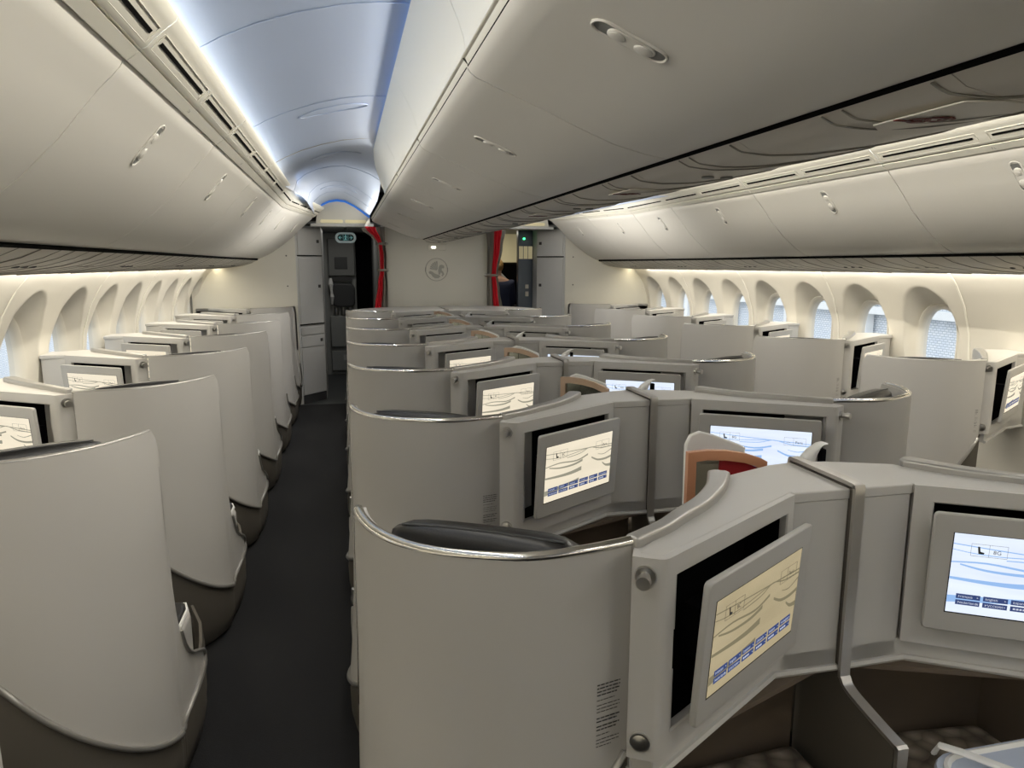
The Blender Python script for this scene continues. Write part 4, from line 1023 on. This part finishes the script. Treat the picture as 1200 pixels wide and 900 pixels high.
# crew member, seen from behind, head bowed
def skin_body(name, J, E_, R_, m, parent, sub=2):
    me = bpy.data.meshes.new(name); me.from_pydata([J[k] for k in J], [], [(list(J).index(a), list(J).index(b_)) for a, b_ in E_]); me.materials.append(M[m])
    o = bpy.data.objects.new(name, me); COL.objects.link(o)
    if parent: o.parent = parent
    o.modifiers.new('skin', 'SKIN')
    for i, k in enumerate(J): v = me.skin_vertices[0].data[i]; v.radius = R_[k] if isinstance(R_[k], tuple) else (R_[k], R_[k]); v.use_root = (i == 0)
    s_ = o.modifiers.new('sub', 'SUBSURF'); s_.levels = sub; s_.render_levels = sub
    for p in me.polygons: p.use_smooth = True
    return o
ox, oy = 1.02, 9.75
J = dict(pel=(0,0,.92), bel=(0,.01,1.06), che=(0,.05,1.26), sho=(0,.07,1.38), nck=(0,.10,1.46), hd0=(0,.13,1.54), hd1=(0,.16,1.62),
         hpL=(-.09,0,.88), knL=(-.10,.02,.48), anL=(-.10,-.02,.09), toL=(-.11,.13,.035), hpR=(.09,0,.88), knR=(.10,.02,.48), anR=(.10,-.02,.09), toR=(.11,.13,.035),
         shL=(-.17,.06,1.36), elL=(-.21,.10,1.10), wrL=(-.14,.30,1.02), shR=(.17,.06,1.36), elR=(.21,.10,1.10), wrR=(.14,.30,1.02))
Ee = [('pel','bel'),('bel','che'),('che','sho'),('sho','nck'),('nck','hd0'),('hd0','hd1'),('pel','hpL'),('hpL','knL'),('knL','anL'),('anL','toL'),('pel','hpR'),('hpR','knR'),('knR','anR'),('anR','toR'),('sho','shL'),('shL','elL'),('elL','wrL'),('sho','shR'),('shR','elR'),('elR','wrR')]
Rr_ = dict(pel=(.15,.11), bel=(.13,.10), che=(.15,.11), sho=(.12,.09), nck=.055, hd0=.075, hd1=.085, hpL=.09, knL=.06, anL=.04, toL=.035, hpR=.09, knR=.06, anR=.04, toR=.035, shL=.065, elL=.045, wrL=.03, shR=.065, elR=.045, wrR=.03)
body = skin_body('person', J, Ee, Rr_, 'skin', None); body.location = (ox, oy, 0)
Jc = {k: J[k] for k in ('pel','bel','che','sho','hpL','knL','hpR','knR','shL','elL','wrL','shR','elR','wrR')}
ec = [e for e in Ee if e[0] in Jc and e[1] in Jc]
skin_body('navy_uniform', Jc, ec, {k: (tuple(q+.035 for q in Rr_[k]) if isinstance(Rr_[k], tuple) else Rr_[k]+.026) for k in Jc}, 'navy', body)
MBh = MB(); MBh.ball((0,.135,1.615), .096, .10, .105); MBh.ball((0,.055,1.60), .05, .045, .05); hb = MBh.build('hair', 'hair', parent=body, ang=80)
MBc = MB(); MBc.tube([(.062*math.cos(2*pi*k/16), .095+.062*math.sin(2*pi*k/16), 1.435) for k in range(17)], .017, 6, 1.4); MBc.build('white_collar', 'white', parent=body)
mb = MB(); mb.ball((0,.245,1.585), .012,.02,.02); mb.build('nose', 'skin', parent=body)
for s_ in (-1,1):
    hand = MB(); b0 = Vector((s_*.14,.31,1.015))
    hand.ball(b0+Vector((0,.03,0)), .035,.045,.016)
    for f in range(4): hand.tube([b0+Vector((-.027+.018*f,.065,0)), b0+Vector((-.029+.019*f,.105+.006*(f in (1,2)),-.006)), b0+Vector((-.029+.019*f,.128+.008*(f in (1,2)),-.022))], [.009,.008,.006], 8)
    hand.tube([b0+Vector((-s_*.03,.01,0)), b0+Vector((-s_*.052,.04,-.008)), b0+Vector((-s_*.05,.07,-.016))], [.010,.009,.007], 8)
    hand.build('hand', 'skin', parent=body, ang=80)
tag(body, 'person in navy uniform with tied blond hair and white collar, back turned, in the galley', 'person')
# outside
for sx, nm in ((-1,'left'),(1,'right')):
    root = empty('terminal_building', (sx*14, 12, -4))
    MB().box(sx*14-.5, sx*14+.5, -25, 60, -4, 5.5).build('facade', 'facade', parent=root, smooth=False)
    mb = MB()
    for k in range(12): mb.box(sx*13.3-.12, sx*13.3+.12, -8+k*3.6, -7.7+k*3.6, -4, 5.0)
    mb.box(sx*13.3-.15, sx*13.3+.15, -10, 36, 2.0, 2.3); mb.box(sx*13.3-.15, sx*13.3+.15, -10, 36, .3, .5); mb.build('gantry', 'white', parent=root, smooth=False)
    tag(root, 'pale terminal building with grid cladding seen through the %s windows' % nm, 'building')
struct(MB().box(-60,60,-60,80,-4.2,-4.0), 'ground', mat('apron', (.42,.42,.41), .9, noise=.1), smooth=False)

# ================================================================== LIGHT
W = bpy.data.worlds.new('world'); SC.world = W; W.use_nodes = True
bg = W.node_tree.nodes['Background']; bg.inputs[0].default_value = (.88, .94, 1, 1); bg.inputs[1].default_value = 2.2
def area(name, loc, target, sx_, sy_, power, col, spread=180):
    l = bpy.data.lights.new(name, 'AREA'); l.shape = 'RECTANGLE'; l.size = sx_; l.size_y = sy_; l.energy = power; l.color = col; l.spread = math.radians(spread)
    o = bpy.data.objects.new(name, l); COL.objects.link(o); o.location = loc
    z = (Vector(loc) - Vector(target)).normalized(); y = Vector((0,1,0)); x = y.cross(z).normalized()
    o.matrix_world = Matrix(((x.x,y.x,z.x,loc[0]),(x.y,y.y,z.y,loc[1]),(x.z,y.z,z.z,loc[2]),(0,0,0,1)))
    return o
warm = (1, .95, .86); warmer = (1, .93, .79)
for sx in (-1, 1):
    area('blue_wash', (sx*1.475, 1.2, 2.215), (sx*1.1, 1.2, 2.40), .03, 10.2, 8, (.36, .60, 1))
    area('blue_wash_front', (sx*1.385, 6.9, 2.215), (sx*1.0, 6.9, 2.34), .02, 2.8, 1.6, (.42, .66, 1))
    area('blue_wash_centre', (sx*.80, .6, 2.405), (sx*1.2, .6, 2.40), .012, 9, 13, (.12, .38, 1))
    area('warm_crown', (sx*1.450, 1.7, 2.218), (sx*.75, 1.7, 1.55), .03, 10.8, 39, warmer, 128)
    area('warm_fascia', (sx*.855, 1.1, 2.393), (sx*1.42, 1.1, 1.90), .012, 9.0, 47, warmer, 130)  # thin strip added at the fascia lip to brighten the window bins
    area('warm_front_down', (sx*.785, 6.95, 2.125), (sx*1.35, 7.1, 1.75), .012, 2.7, 20, warm, 150)  # added fill that lifts the dim far rows and front wall
    area('warm_front', (sx*.785, 6.95, 2.135), (sx*1.15, 6.95, 2.36), .012, 2.7, 7, warmer)
    area('sidewall_wash', (sx*2.43, 2.1, 1.585), (sx*2.60, 2.1, 1.0), .05, 12, 32, warm)
area('near_fill', (.0, .45, 1.872), (.02, 1.15, .5), .09, .09, 1.1, warm, 110)  # added fill to brighten the near quilt and footwell, not a real fitting
area('bulkhead_fill', (0, 7.6, 1.868), (0, 8.3, 1.0), .26, .5, 3.2, warm, 170)  # added to brighten the front wall; no fitting belongs to it
area('vestibule_left', (-1.1, 9.9, 2.07), (-1.1, 9.9, 0), .4, .6, 3.0, (1,.96,.88))
area('vestibule_right', (1.0, 9.9, 2.07), (1.0, 9.9, 0), .4, .6, 5, (1,.92,.75))

SC.cycles.use_denoising = True
SC.cycles.max_bounces = 10; SC.cycles.diffuse_bounces = 6; SC.cycles.sample_clamp_indirect = 6
SC.view_settings.view_transform = 'Standard'; SC.view_settings.look = 'None'; SC.view_settings.exposure = 0.0
for o in ORG.values():
    if '_o' in o: del o['_o']
for o in list(COL.objects):
    if '_o' in o: del o['_o']
